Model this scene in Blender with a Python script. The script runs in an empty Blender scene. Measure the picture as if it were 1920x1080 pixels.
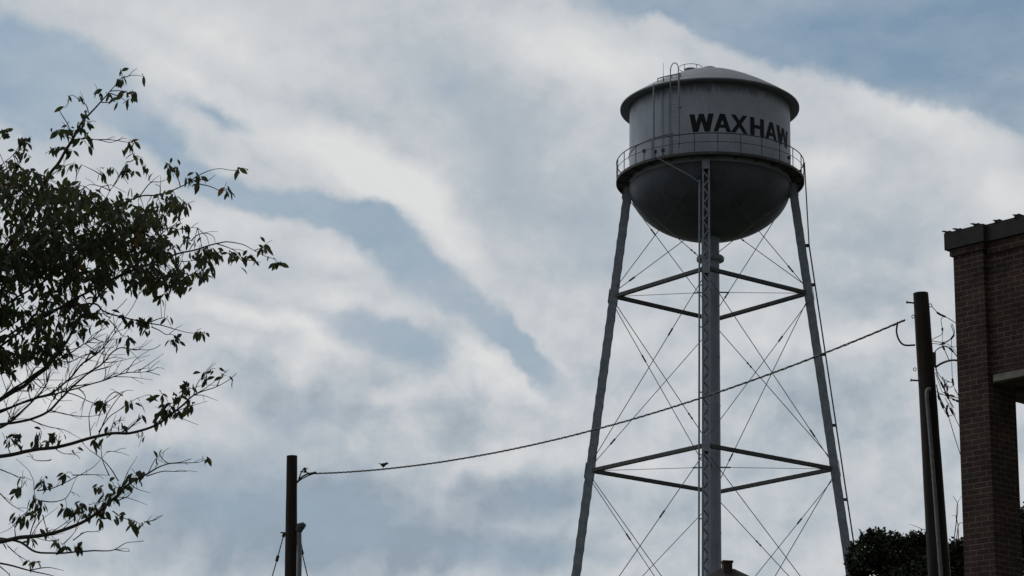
import bpy, math, random
from mathutils import Vector, Matrix, noise as mnoise
rnd = random.Random(7)
scene = bpy.context.scene
col = scene.collection
PI = math.pi

# ------------------------------------------------------------------ camera
FPX, PITCH, ROLL = 4308.9, 0.2731, 0.0183
EYE = Vector((0, 0, 1.6))
_fw = Vector((0, math.cos(PITCH), math.sin(PITCH)))
_up0 = Vector((0, -math.sin(PITCH), math.cos(PITCH)))
_rt = math.cos(ROLL) * Vector((1, 0, 0)) + math.sin(ROLL) * _up0
_up = -math.sin(ROLL) * Vector((1, 0, 0)) + math.cos(ROLL) * _up0
cam_d = bpy.data.cameras.new("camera")
cam_d.sensor_width = 36.0
cam_d.lens = 36.0 * FPX / 1920.0
cam_d.clip_end = 8000
cam = bpy.data.objects.new("camera", cam_d)
col.objects.link(cam)
M = Matrix((_rt, _up, -_fw)).transposed().to_4x4()
M.translation = EYE
cam.matrix_world = M
scene.camera = cam

def ray(px, py):
    return (_fw + _rt * ((px - 960) / FPX) + _up * ((540 - py) / FPX))
def P(px, py, Y):
    d = ray(px, py)
    return EYE + d * (Y / d.y)
def azel(px, py):
    d = ray(px, py).normalized()
    return math.atan2(d.x, d.y), math.asin(d.z)

# ------------------------------------------------------------------ mesh builder
class MB:
    def __init__(s):
        s.v = []; s.f = []; s.m = []
    def face(s, idx, m=0):
        s.f.append(tuple(idx)); s.m.append(m)
    def tube(s, pts, rad, n=8, cap=True, m=0):
        pts = [Vector(p) for p in pts]
        if not hasattr(rad, '__len__'): rad = [rad] * len(pts)
        base = len(s.v)
        ref = None
        for i, p in enumerate(pts):
            t = (pts[min(i + 1, len(pts) - 1)] - pts[max(i - 1, 0)])
            if t.length < 1e-9: t = Vector((0, 0, 1))
            t.normalize()
            if ref is None:
                ref = t.orthogonal().normalized()
            else:
                ref = (ref - t * ref.dot(t))
                ref = ref.normalized() if ref.length > 1e-6 else t.orthogonal().normalized()
            b = t.cross(ref)
            for k in range(n):
                a = 2 * PI * k / n
                s.v.append(p + (ref * math.cos(a) + b * math.sin(a)) * rad[i])
        for i in range(len(pts) - 1):
            for k in range(n):
                a = base + i * n + k; b2 = base + i * n + (k + 1) % n
                s.face((a, b2, b2 + n, a + n), m)
        if cap:
            s.face([base + k for k in range(n)][::-1], m)
            s.face([base + (len(pts) - 1) * n + k for k in range(n)], m)
    def box(s, c, size, m=0):
        x, y, z = [q / 2 for q in size]
        s.obox(Vector(c), Vector((x, 0, 0)), Vector((0, y, 0)), Vector((0, 0, z)), m)
    def obox(s, c, ax, ay, az, m=0):
        b = len(s.v)
        for i in (-1, 1):
            for j in (-1, 1):
                for k in (-1, 1):
                    s.v.append(c + ax * i + ay * j + az * k)
        for q in ((0, 1, 3, 2), (4, 6, 7, 5), (0, 4, 5, 1), (2, 3, 7, 6), (0, 2, 6, 4), (1, 5, 7, 3)):
            s.face([b + t for t in q], m)
    def span(s, x0, x1, y0, y1, z0, z1, m=0):
        s.box(((x0 + x1) / 2, (y0 + y1) / 2, (z0 + z1) / 2), (x1 - x0, y1 - y0, z1 - z0), m)
    def beam(s, p0, p1, w, h, side=Vector((0, 0, 1)), m=0):
        """box bar from p0 to p1, h across the side vector's direction, w across the other"""
        p0 = Vector(p0); p1 = Vector(p1); t = (p1 - p0); L = t.length; t.normalize()
        b = (side - t * side.dot(t)).normalized(); a = t.cross(b)
        s.obox((p0 + p1) / 2, t * (L / 2), a * (w / 2), b * (h / 2), m)
    def lathe(s, prof, n=96, a0=0.0, a1=2 * PI, m=0, ctr=Vector((0, 0, 0))):
        full = abs(a1 - a0 - 2 * PI) < 1e-6
        cnt = n if full else n + 1
        base = len(s.v)
        for (r, z) in prof:
            for k in range(cnt):
                a = a0 + (a1 - a0) * k / n
                s.v.append(Vector((r * math.sin(a), -r * math.cos(a), z)) + ctr)
        for i in range(len(prof) - 1):
            for k in range(n):
                a = base + i * cnt + k; b = base + i * cnt + (k + 1) % cnt
                s.face((a, b, b + cnt, a + cnt), m)
    def build(s, name, mats, parent=None, smooth=False, uv=False, angle=None):
        me = bpy.data.meshes.new(name)
        me.from_pydata([tuple(v) for v in s.v], [], s.f)
        if not isinstance(mats, (list, tuple)): mats = [mats]
        for mt in mats: me.materials.append(mt)
        if len(mats) > 1: me.polygons.foreach_set('material_index', s.m)
        if smooth:
            me.polygons.foreach_set('use_smooth', [True] * len(me.polygons))
        if uv:
            l = me.uv_layers.new(name='UVMap')
            for p in me.polygons:
                nx, ny, nz = [abs(q) for q in p.normal]
                for li in p.loop_indices:
                    c = me.vertices[me.loops[li].vertex_index].co
                    if nz > max(nx, ny): l.data[li].uv = (c.x, c.y)
                    elif ny >= nx: l.data[li].uv = (c.x, c.z)
                    else: l.data[li].uv = (c.y + .108, c.z)
        me.update()
        if smooth and angle is not None:
            try: me.set_sharp_from_angle(angle=math.radians(angle))
            except Exception: pass
        o = bpy.data.objects.new(name, me)
        col.objects.link(o)
        if parent: o.parent = parent
        return o

def tag(o, label=None, cat=None, group=None, kind=None):
    if label: o['label'] = label
    if cat: o['category'] = cat
    if group: o['group'] = group
    if kind: o['kind'] = kind
    return o
def thing(name, label, cat, loc=(0, 0, 0), rz=0.0, group=None):
    o = bpy.data.objects.new(name, None)
    col.objects.link(o); o.location = loc; o.rotation_euler = (0, 0, rz)
    o.empty_display_size = .3
    return tag(o, label, cat, group)

def catmull(pts, sub=5):
    pts = [Vector(p) for p in pts]
    if len(pts) < 3: 
        return [pts[0].lerp(pts[-1], i / sub) for i in range(sub + 1)]
    q = [pts[0] * 2 - pts[1]] + pts + [pts[-1] * 2 - pts[-2]]
    out = []
    for i in range(1, len(q) - 2):
        for j in range(sub):
            t = j / sub
            a, b, c, d = q[i - 1], q[i], q[i + 1], q[i + 2]
            out.append(.5 * ((2 * b) + (c - a) * t + (2 * a - 5 * b + 4 * c - d) * t * t + (3 * b - a - 3 * c + d) * t ** 3))
    out.append(pts[-1])
    return out

# ------------------------------------------------------------------ materials
def mat(name):
    m = bpy.data.materials.new(name); m.use_nodes = True
    nt = m.node_tree
    return m, nt, nt.nodes, nt.links, nt.nodes['Principled BSDF']
def ramp(N, L, fac, stops):
    r = N.new('ShaderNodeValToRGB')
    e = r.color_ramp.elements
    while len(e) < len(stops): e.new(.5)
    for i, (p, c) in enumerate(stops):
        e[i].position = p; e[i].color = (*c, 1) if len(c) == 3 else c
    L.new(fac, r.inputs[0]); return r
def noisy(N, L, vec, scale, detail=5, rough=.6, sc=(1, 1, 1)):
    mp = N.new('ShaderNodeMapping'); mp.inputs['Scale'].default_value = sc
    L.new(vec, mp.inputs[0])
    n = N.new('ShaderNodeTexNoise'); n.inputs['Scale'].default_value = scale
    n.inputs['Detail'].default_value = detail; n.inputs['Roughness'].default_value = rough
    L.new(mp.outputs[0], n.inputs['Vector']); return n
def simple(name, c0, c1, scale=6, rough=.7, sc=(1, 1, 1), bump=0.0, metallic=0.0, lo=.35, hi=.68):
    m, nt, N, L, B = mat(name)
    tc = N.new('ShaderNodeTexCoord')
    n = noisy(N, L, tc.outputs['Object'], scale, 6, .65, sc)
    r = ramp(N, L, n.outputs[0], [(lo, c0), (hi, c1)])
    L.new(r.outputs[0], B.inputs['Base Color'])
    B.inputs['Roughness'].default_value = rough
    B.inputs['Metallic'].default_value = metallic
    if bump:
        b = N.new('ShaderNodeBump'); b.inputs['Strength'].default_value = bump; b.inputs['Distance'].default_value = .02
        L.new(n.outputs[0], b.inputs['Height']); L.new(b.outputs[0], B.inputs['Normal'])
    return m

def tank_paint(name, base, dark, seams=True):
    """weathered aluminium paint: blotches, vertical run-off streaks and plate seams"""
    m, nt, N, L, B = mat(name)
    tc = N.new('ShaderNodeTexCoord'); O = tc.outputs['Object']
    n1 = noisy(N, L, O, .9, 7, .6)
    n2 = noisy(N, L, O, 2.2, 6, .7, (2.2, 2.2, .25))
    n3 = noisy(N, L, O, 9.0, 4, .7)
    a = N.new('ShaderNodeMath'); a.operation = 'MULTIPLY_ADD'; a.inputs[1].default_value = .55
    L.new(n1.outputs[0], a.inputs[0])
    b = N.new('ShaderNodeMath'); b.operation = 'MULTIPLY_ADD'; b.inputs[1].default_value = .24
    L.new(n2.outputs[0], b.inputs[0])
    c = N.new('ShaderNodeMath'); c.operation = 'MULTIPLY'; c.inputs[1].default_value = .12
    L.new(n3.outputs[0], c.inputs[0]); L.new(c.outputs[0], b.inputs[2]); L.new(b.outputs[0], a.inputs[2])
    r = ramp(N, L, a.outputs[0], [(.36, dark), (.50, base), (.66, tuple(min(1, q * 1.22) for q in base))])
    out = r.outputs[0]
    if seams:
        sp = N.new('ShaderNodeSeparateXYZ'); L.new(O, sp.inputs[0])
        at = N.new('ShaderNodeMath'); at.operation = 'ARCTAN2'; L.new(sp.outputs[0], at.inputs[0]); L.new(sp.outputs[1], at.inputs[1])
        cb = N.new('ShaderNodeCombineXYZ'); L.new(at.outputs[0], cb.inputs[0]); L.new(sp.outputs[2], cb.inputs[1])
        br = N.new('ShaderNodeTexBrick')
        br.inputs['Color1'].default_value = (1, 1, 1, 1); br.inputs['Color2'].default_value = (.93, .94, .95, 1)
        br.inputs['Mortar'].default_value = (.72, .72, .72, 1)
        br.inputs['Scale'].default_value = 1; br.inputs['Brick Width'].default_value = PI / 5
        br.inputs['Row Height'].default_value = 1.86; br.inputs['Mortar Size'].default_value = .006
        br.inputs['Mortar Smooth'].default_value = .6
        L.new(cb.outputs[0], br.inputs['Vector'])
        mx = N.new('ShaderNodeMix'); mx.data_type = 'RGBA'; mx.blend_type = 'MULTIPLY'; mx.inputs['Factor'].default_value = .8
        L.new(out, mx.inputs['A']); L.new(br.outputs[0], mx.inputs['B'])
        # soot stains and the eave's shadow painted as one dark band, ragged lower edge
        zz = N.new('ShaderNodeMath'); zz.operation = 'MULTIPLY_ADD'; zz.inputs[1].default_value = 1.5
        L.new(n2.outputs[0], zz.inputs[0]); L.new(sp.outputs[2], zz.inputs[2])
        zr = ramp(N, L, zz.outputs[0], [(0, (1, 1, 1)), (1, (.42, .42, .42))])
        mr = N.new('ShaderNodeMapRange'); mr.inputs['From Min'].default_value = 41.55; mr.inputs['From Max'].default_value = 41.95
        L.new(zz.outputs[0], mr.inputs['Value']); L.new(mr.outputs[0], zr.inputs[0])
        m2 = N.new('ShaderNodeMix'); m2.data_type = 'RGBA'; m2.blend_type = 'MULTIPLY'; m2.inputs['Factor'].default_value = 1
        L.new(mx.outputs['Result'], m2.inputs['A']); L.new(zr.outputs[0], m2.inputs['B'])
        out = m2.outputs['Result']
    L.new(out, B.inputs['Base Color'])
    B.inputs['Roughness'].default_value = .55
    bp = N.new('ShaderNodeBump'); bp.inputs['Strength'].default_value = .15; bp.inputs['Distance'].default_value = .03
    L.new(a.outputs[0], bp.inputs['Height']); L.new(bp.outputs[0], B.inputs['Normal'])
    return m

def brick_mat(name, c1, c2, mortar):
    m, nt, N, L, B = mat(name)
    tc = N.new('ShaderNodeTexCoord')
    wn = noisy(N, L, tc.outputs['Object'], 14, 3, .5)
    wv = N.new('ShaderNodeVectorMath'); wv.operation = 'MULTIPLY_ADD'
    wv.inputs[1].default_value = (.012, .012, 0)
    L.new(wn.outputs[1], wv.inputs[0]); L.new(tc.outputs['UV'], wv.inputs[2])
    br = N.new('ShaderNodeTexBrick')
    br.inputs['Scale'].default_value = 1; br.inputs['Brick Width'].default_value = .215; br.inputs['Row Height'].default_value = .076
    br.inputs['Mortar Size'].default_value = .0085; br.inputs['Mortar Smooth'].default_value = .3; br.inputs['Bias'].default_value = -.1
    br.inputs['Color1'].default_value = (*c1, 1); br.inputs['Color2'].default_value = (*c2, 1); br.inputs['Mortar'].default_value = (*mortar, 1)
    L.new(wv.outputs[0], br.inputs['Vector'])
    n = noisy(N, L, tc.outputs['Object'], 3.0, 6, .7)
    r = ramp(N, L, n.outputs[0], [(.33, (.45, .43, .42)), (.62, (1.15, 1.12, 1.1))])
    mx = N.new('ShaderNodeMix'); mx.data_type = 'RGBA'; mx.blend_type = 'MULTIPLY'; mx.inputs['Factor'].default_value = 1
    L.new(br.outputs[0], mx.inputs['A']); L.new(r.outputs[0], mx.inputs['B'])
    L.new(mx.outputs['Result'], B.inputs['Base Color'])
    B.inputs['Roughness'].default_value = .9
    n4 = noisy(N, L, tc.outputs['Object'], 60, 4, .7)
    h = N.new('ShaderNodeMath'); h.operation = 'MULTIPLY_ADD'; h.inputs[1].default_value = -1.6
    L.new(br.outputs['Fac'], h.inputs[0]); L.new(n4.outputs[0], h.inputs[2])
    bp = N.new('ShaderNodeBump'); bp.inputs['Strength'].default_value = .8; bp.inputs['Distance'].default_value = .012
    L.new(h.outputs[0], bp.inputs['Height']); L.new(bp.outputs[0], B.inputs['Normal'])
    return m

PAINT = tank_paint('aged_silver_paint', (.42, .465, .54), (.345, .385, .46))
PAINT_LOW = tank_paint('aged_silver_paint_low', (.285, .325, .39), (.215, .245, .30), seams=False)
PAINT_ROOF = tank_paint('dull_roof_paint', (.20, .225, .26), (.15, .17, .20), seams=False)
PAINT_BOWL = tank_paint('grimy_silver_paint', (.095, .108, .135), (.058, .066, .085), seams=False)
STEEL = simple('painted_steel', (.20, .23, .275), (.32, .36, .42), 3, .6)
STEEL_DARK = simple('dark_oxidised_steel', (.05, .052, .05), (.10, .10, .095), 5, .65)
ROD = simple('tie_rod_steel', (.06, .062, .064), (.12, .122, .125), 6, .6)
LETTER = simple('black_letter_paint', (.006, .007, .009), (.013, .014, .017), 5, .8)
RUST = simple('rusty_iron', (.035, .025, .02), (.07, .05, .04), 20, .8)
BRICK = brick_mat('old_red_brick', (.085, .044, .034), (.045, .026, .022), (.17, .145, .13))
BRICK_FAR = brick_mat('chimney_brick', (.07, .035, .028), (.05, .026, .022), (.10, .09, .08))
STONE = simple('weathered_concrete', (.20, .185, .16), (.36, .34, .30), 7, .9, bump=.3)
COPE = simple('glazed_clay_coping', (.022, .022, .019), (.045, .043, .036), 5, .75, bump=.2)
CABLE = simple('black_cable', (.015, .015, .015), (.04, .04, .038), 30, .55)
CONDUIT = simple('galvanised_conduit', (.15, .155, .16), (.28, .285, .29), 9, .5)
BARK = simple('tree_bark', (.035, .03, .026), (.085, .072, .062), 22, .9, (1, 1, .4), .4)
SHINGLE = simple('asphalt_shingle', (.028, .025, .024), (.052, .046, .043), 12, .9, bump=.3)
SOIL = simple('grass_and_soil', (.035, .045, .02), (.075, .075, .045), .6, .95)
WALLPAINT = simple('old_white_siding', (.35, .34, .32), (.55, .54, .51), 3, .8, (1, 1, 12))
GLASS, _, gN, gL, gB = mat('window_glass')
gB.inputs['Base Color'].default_value = (.02, .025, .03, 1); gB.inputs['Roughness'].default_value = .06
WOOD, _, wN, wL, wB = mat('creosoted_pole_wood')
_tc = wN.new('ShaderNodeTexCoord')
_n = noisy(wN, wL, _tc.outputs['Object'], 14, 7, .7, (1, 1, .05))
_r = ramp(wN, wL, _n.outputs[0], [(.35, (.010, .008, .007)), (.52, (.026, .019, .015)), (.7, (.055, .04, .03))])
wL.new(_r.outputs[0], wB.inputs['Base Color']); wB.inputs['Roughness'].default_value = .9
_b = wN.new('ShaderNodeBump'); _b.inputs['Strength'].default_value = .9; _b.inputs['Distance'].default_value = .015
wL.new(_n.outputs[0], _b.inputs['Height']); wL.new(_b.outputs[0], wB.inputs['Normal'])

def leaf_mat(name, c, tr, trs=.25, rough=.5):
    m, nt, N, L, B = mat(name)
    tc = N.new('ShaderNodeTexCoord')
    n = noisy(N, L, tc.outputs['Object'], 5, 3, .6)
    r = ramp(N, L, n.outputs[0], [(.35, tuple(q * .6 for q in c)), (.65, tuple(q * 1.35 for q in c))])
    L.new(r.outputs[0], B.inputs['Base Color']); B.inputs['Roughness'].default_value = rough
    t = N.new('ShaderNodeBsdfTranslucent'); t.inputs['Color'].default_value = (*tr, 1)
    mx = N.new('ShaderNodeMixShader'); mx.inputs[0].default_value = trs
    L.new(B.outputs[0], mx.inputs[1]); L.new(t.outputs[0], mx.inputs[2])
    L.new(mx.outputs[0], N['Material Output'].inputs['Surface'])
    return m
LEAF = [leaf_mat('leaf_deep_green', (.036, .052, .026), (.08, .12, .035)),
        leaf_mat('leaf_olive', (.052, .060, .026), (.14, .15, .045)),
        leaf_mat('leaf_turning_rust', (.085, .045, .022), (.22, .10, .04), .4)]
FARLEAF = [leaf_mat('far_leaf_green', (.02, .03, .015), (.03, .045, .015), .12, .9),
           leaf_mat('far_leaf_olive', (.026, .030, .012), (.04, .045, .015), .12, .9)]

# ------------------------------------------------------------------ ground
g = MB()
g.v = [Vector((-3000, -3000, 0)), Vector((3000, -3000, 0)), Vector((3000, 3000, 0)), Vector((-3000, 3000, 0))]
g.face((0, 1, 2, 3))
tag(g.build('ground', SOIL), kind='structure')

# ------------------------------------------------------------------ water tower
AZ, DT = 0.0895, 108.771
TZ = 1.6                                  # heights below are measured from the eye
tower = thing('water_tower', 'tall silver grey water tower lettered WAXHAW on four lattice legs', 'water tower',
              (math.sin(AZ) * DT, math.cos(AZ) * DT, 0), -AZ)
def T(r, a, z): return Vector((r * math.sin(a), -r * math.cos(a), z + TZ))
R = 4.0; RE = 4.468; RB = 4.653
ZE, ZB, ZR = 39.77, 35.997, 36.929
Z1, Z2, R1, R2, PHI = 30.18, 21.477, 4.7677, 5.8561, .0428
SL = (R2 - R1) / (Z1 - Z2)
def rleg(z): return R1 + (Z1 - z) * SL
Z3 = 12.3; Z4 = 3.2

b = MB()
b.lathe([(R, ZB - .25 + TZ), (R, ZE + TZ + .02)], 128)
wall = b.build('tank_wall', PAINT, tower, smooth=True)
b = MB()
prof = [(R, ZB - .25 + TZ)] 
for i in range(1, 25):
    a = i / 24 * PI / 2
    prof.append((R * math.cos(a) + .001, ZB - .25 + TZ - 2.68 * math.sin(a)))
b.lathe(prof[::-1], 128)
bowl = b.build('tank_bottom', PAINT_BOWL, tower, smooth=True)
# roof: eave lip, soffit and shallow dome
b = MB()
prof = [(R - .01, ZE + TZ - .01), (RE - .02, ZE + TZ - .03), (RE, ZE + TZ - .02), (RE, ZE + TZ + .05)]
HR = 2.05
for i in range(1, 25):
    r = RE * (1 - i / 24)
    prof.append((max(r, .01), ZE + TZ + .05 + HR * (1 - (r / RE) ** 1.55)))
b.lathe(prof, 128)
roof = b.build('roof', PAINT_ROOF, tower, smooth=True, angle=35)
b = MB()
zt = ZE + TZ + .05 + HR
b.lathe([(.40, zt - .12), (.40, zt + .03), (.46, zt + .04), (.34, zt + .14), (.15, zt + .2), (.01, zt + .21)], 32)
b.build('vent_cap', PAINT_ROOF, roof, smooth=True, angle=40)
b = MB()                                   # round guard rail beside the roof hatch
def roofz(r): return ZE + TZ + .05 + HR * (1 - (r / RE) ** 1.55)
hc = T(1.15, -.95, 0); hc.z = roofz(1.15)
ring = [hc + Vector((.60 * math.cos(t), .60 * math.sin(t), .16)) for t in [i / 24 * 2 * PI for i in range(25)]]
b.tube(ring, .016, 6, cap=False)
for k in range(6):
    p = ring[k * 4]; rr = math.hypot(p.x, p.y)
    b.tube([Vector((p.x, p.y, roofz(rr) - .02)), p], .016, 6)
b.build('hatch_rail', STEEL, roof)
b = MB(); b.lathe([(.30, -.05), (.30, .07), (.32, .08), (.2, .11), (.01, .12)], 24, ctr=hc)
b.build('roof_hatch', STEEL, roof, smooth=True, angle=40)

# lettering painted round the tank
lm = MB(); nst = [0]
def stroke(a0, a1, quad):
    """quad: four corners in letter units (0..1 wide, 0..1 high); mapped on the wall between angles a0 and a1"""
    k = 14
    Rr = R + .004 + .0015 * (nst[0] % 4); nst[0] += 1
    base = len(lm.v)
    for i in range(k + 1):
        for j in (0, 1):
            p0 = Vector(quad[0]).lerp(Vector(quad[1]), i / k); p1 = Vector(quad[3]).lerp(Vector(quad[2]), i / k)
            q = (p0, p1)[j]
            lm.v.append(T(Rr, a0 + (a1 - a0) * q.x, LZ0 + (LZ1 - LZ0) * q.y))
    for i in range(k):
        a = base + 2 * i; lm.face((a, a + 1, a + 3, a + 2))
LZ0, LZ1 = 37.22, 38.14
def V2(*a): return [Vector(q) for q in a]
def letter(ch, a0, a1):
    w = .22
    if ch == 'W':
        for s in (V2((0, 1), (w, 1), (w + .15, 0), (.15, 0)), V2((.40, 1), (.59, 1), (.37, 0), (.17, 0)),
                  V2((.41, 1), (.60, 1), (.83, 0), (.63, 0)), V2((1 - w, 1), (1, 1), (.85, 0), (.63, 0))):
            stroke(a0, a1, [s[0], s[3], s[2], s[1]])
    if ch == 'A':
        for s in (V2((.36, 1), (.62, 1), (.26, 0), (0, 0)), V2((.38, 1), (.64, 1), (1, 0), (.74, 0))):
            stroke(a0, a1, [s[0], s[3], s[2], s[1]])
        stroke(a0, a1, V2((.2, .22), (.8, .22), (.74, .40), (.26, .40)))
    if ch == 'X':
        for s in (V2((.02, 1), (.28, 1), (1, 0), (.74, 0)), V2((.72, 1), (.98, 1), (.26, 0), (0, 0))):
            stroke(a0, a1, [s[0], s[3], s[2], s[1]])
    if ch == 'H':
        for s in (V2((0, 1), (.30, 1), (.30, 0), (0, 0)), V2((.70, 1), (1, 1), (1, 0), (.70, 0))):
            stroke(a0, a1, [s[0], s[3], s[2], s[1]])
        stroke(a0, a1, V2((.2, .41), (.8, .41), (.8, .60), (.2, .60)))
for ch, d0, d1 in (('W', -14.0, 2.8), ('A', 2.6, 15.0), ('X', 14.6, 27.2), ('H', 29.2, 41.0), ('A', 42.0, 54.6), ('W', 54.0, 73.0)):
    letter(ch, math.radians(d0), math.radians(d1))
lm.build('lettering', LETTER, wall)

# balcony
b = MB()
b.lathe([(R + .003, ZB + TZ), (RB, ZB + TZ), (RB, ZB + TZ - .13), (RB - .06, ZB + TZ - .13), (RB - .06, ZB + TZ - .04), (R + .003, ZB + TZ - .04)], 96)
balcony = b.build('balcony', STEEL_DARK, tower, smooth=True, angle=30)
for k in range(24):
    b = MB(); a = k / 24 * 2 * PI + .05
    b.beam(T(R + .01, a, ZB - .10), T(RB - .07, a, ZB - .08), .04, .06)
    b.build('bracket', STEEL_DARK, balcony)
b = MB()
b.tube([T(RB - .02, t, ZR) for t in [i / 96 * 2 * PI for i in range(97)]], .026, 6, cap=False)
rail = b.build('top_rail', STEEL_DARK, balcony)
b = MB(); b.tube([T(RB - .02, t, (ZR + ZB) / 2 + .03) for t in [i / 96 * 2 * PI for i in range(97)]], .015, 6, cap=False)
b.build('middle_rail', STEEL_DARK, balcony)
for k in range(26):
    b = MB(); a = (k + .35) / 26 * 2 * PI
    b.tube([T(RB - .02, a, ZB - .1), T(RB - .02, a, ZR)], .022, 6)
    b.build('railing_post', STEEL_DARK, balcony)
# lamps and boxes on the balcony
for a, dz in ((-.78, .55), (-.62, .35), (-.52, .33), (1.02, .42), (1.38, .2)):
    b = MB(); c = T(RB - .15, a, ZB + dz)
    b.box(c, (.16, .12, .14)); b.tube([c, T(RB - .15, a, ZB)], .02, 6)
    b.build('floodlight', STEEL_DARK, balcony)

# riser
b = MB()
b.lathe([(.44, -.1), (.44, ZB + TZ - 2.7)], 48)
b.lathe([(.44, 31.82 + TZ), (.66, 31.90 + TZ), (.68, 31.94 + TZ), (.68, 32.06 + TZ), (.62, 32.13 + TZ), (.44, 32.16 + TZ)], 48)
for zz in (27.0, 24.6, 18.4, 15.6, 9):
    b.lathe([(.44, zz + TZ), (.452, zz + TZ + .005), (.452, zz + TZ + .05), (.44, zz + TZ + .055)], 48)
b.build('riser', PAINT_LOW, tower, smooth=True, angle=30)

# legs: pairs of channels with zigzag lacing on the outer and inner face
def make_leg(k):
    a = k * PI / 2 - PHI
    rad = Vector((math.sin(a), -math.cos(a), 0)); tan = Vector((math.cos(a), math.sin(a), 0))
    top = T(rleg(ZB - .2) - .02, a, ZB - .2); bot = T(rleg(-1.5), a, -1.55)
    ax = (top - bot).normalized()
    out = (rad - ax * rad.dot(ax)).normalized()
    W2, D2 = .17, .19
    b = MB()
    for s in (-1, 1):
        c0 = bot + tan * s * W2; c1 = top + tan * s * W2
        b.beam(c0, c1, .018, 2 * D2, out)
        for t in (-1, 1):
            b.beam(c0 - tan * s * .032 + out * t * (D2 - .008), c1 - tan * s * .032 + out * t * (D2 - .008), .075, .014, out)
    leg = b.build('leg', STEEL, tower)
    L = (top - bot).length; st = .44; n = int(L / st)
    for t in (-1, 1):
        b = MB(); o = out * t * (D2 + .010)
        for i in range(n):
            s = 1 if i % 2 else -1
            p0 = bot + ax * (i * st) + tan * s * (W2 - .015) + o
            p1 = bot + ax * ((i + 1) * st) - tan * s * (W2 - .015) + o
            b.beam(p0, p1, .055, .022, out)
        b.build('lacing', STEEL, leg)
    for zc, h in ((ZB - .55, .5), (Z1, .7), (Z2, .75), (Z3, .75)):
        c = T(rleg(zc), a, zc)
        for t in (-1, 1):
            b = MB(); b.obox(c + out * t * (D2 + .03), tan * (W2 + .012), out * .008, ax * (h / 2))
            b.build('gusset_plate', STEEL, leg)
    b = MB()
    c = T(rleg(-1.5), a, -1.45); b.box((c.x, c.y, .12), (1.3, 1.3, .5))
    b.build('footing', STONE, leg)
for k in range(4): make_leg(k)

# struts between legs, radial spider rods, diagonal tie rods with turnbuckles
def node(k, z, inward=0.0): 
    a = k * PI / 2 - PHI
    return T(rleg(z) - inward, a, z)
for z in (Z1, Z2, Z3):
    for k in range(4):
        p0 = node(k, z, .05); p1 = node(k + 1, z, .05); t = (p1 - p0).normalized(); p0 += t * .2; p1 -= t * .2
        b = MB()
        n = Vector((0, 0, 1)); sd = t.cross(n).normalized()
        for s in (-1, 1):
            b.beam(p0 + sd * s * .09, p1 + sd * s * .09, .014, .17, n)
            for q in (-1, 1):
                b.beam(p0 + sd * s * .07 + n * q * .078, p1 + sd * s * .07 + n * q * .078, .05, .012, n)
        m_ = int((p1 - p0).length / .3)
        for i in range(m_):
            s = 1 if i % 2 else -1; u0 = p0.lerp(p1, i / m_); u1 = p0.lerp(p1, (i + 1) / m_)
            for q in (-1, 1):
                b.beam(u0 + sd * s * .07 + n * q * .09, u1 - sd * s * .07 + n * q * .09, .04, .01, n)
        b.build('strut', STEEL_DARK, tower)
    for k in range(4):
        a = k * PI / 2 - PHI
        b = MB(); p0 = T(.44, a, z + .12); p1 = node(k, z, .15)
        b.tube([p0, p1], .013, 6); b.tube([p0, p0.lerp(p1, .09)], .035, 6)
        b.build('spider_rod', ROD, tower)
lev = [ZB - .35, Z1, Z2, Z3, -1.0]
for i in range(4):
    za, zb = lev[i], lev[i + 1]
    for k in range(4):
        for (ka, kb) in ((k, k + 1), (k + 1, k)):
            off = .06 if ka < kb else -.06
            p0 = node(ka, za - .28, .02 + off); p1 = node(kb, zb + .28, .02 + off)
            b = MB(); b.tube([p0, p1], .019, 6); rod = b.build('tie_rod', ROD, tower)
            if zb < 0: continue
            b = MB(); t0 = .84 if ka < kb else .30
            c0 = p0.lerp(p1, t0); d = (p1 - p0).normalized(); sd = d.orthogonal().normalized() * .035
            for s in (-1, 1): b.tube([c0 - d * .17 + sd * s, c0 + d * .17 + sd * s], .014, 6)
            b.tube([c0 - d * .2, c0 - d * .12], .045, 6); b.tube([c0 + d * .12, c0 + d * .2], .045, 6)
            b.build('turnbuckle', ROD, rod)

# ladders
def ladder(name, path_fn, t0, t1, wdir, half, rung, rr=.022, mats=STEEL, sub=40):
    b = MB()
    for s in (-1, 1):
        b.tube([path_fn(t0 + (t1 - t0) * i / sub) + wdir * s * half for i in range(sub + 1)], rr, 6)
    l = b.build(name, mats, tower)
    b = MB(); n = int((path_fn(t1) - path_fn(t0)).length / rung)
    for i in range(1, n):
        p = path_fn(t0 + (t1 - t0) * i / n); b.tube([p - wdir * half, p + wdir * half], .011, 5)
    b.build('rungs', mats, l)
    return l
# leg ladder on the right-hand leg, then straight up to the balcony edge
a = PI / 2 - PHI; tanr = Vector((math.cos(a), math.sin(a), 0))
zk = 32.6
def lp(t):
    if t < .8:
        z = -1.5 + (zk + 1.5) * t / .8; return T(rleg(z) + .36, a, z)
    z = zk + (ZR - .1 - zk) * (t - .8) / .2
    return T(rleg(zk) + .36 + (RB - .0 - rleg(zk) - .36) * (t - .8) / .2 * .9, a, z)
ll = ladder('leg_ladder', lp, 0, 1, tanr, .19, .32, .028, STEEL_DARK)
for z in (32.6, 30.6, 27.1, 23.6, 20.0, 16.5, 13, 9.5):
    b = MB(); b.beam(T(rleg(z) + .15, a, z), T(rleg(z) + .36, a, z), .30, .09)
    b.build('standoff_clamp', STEEL_DARK, ll)
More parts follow.
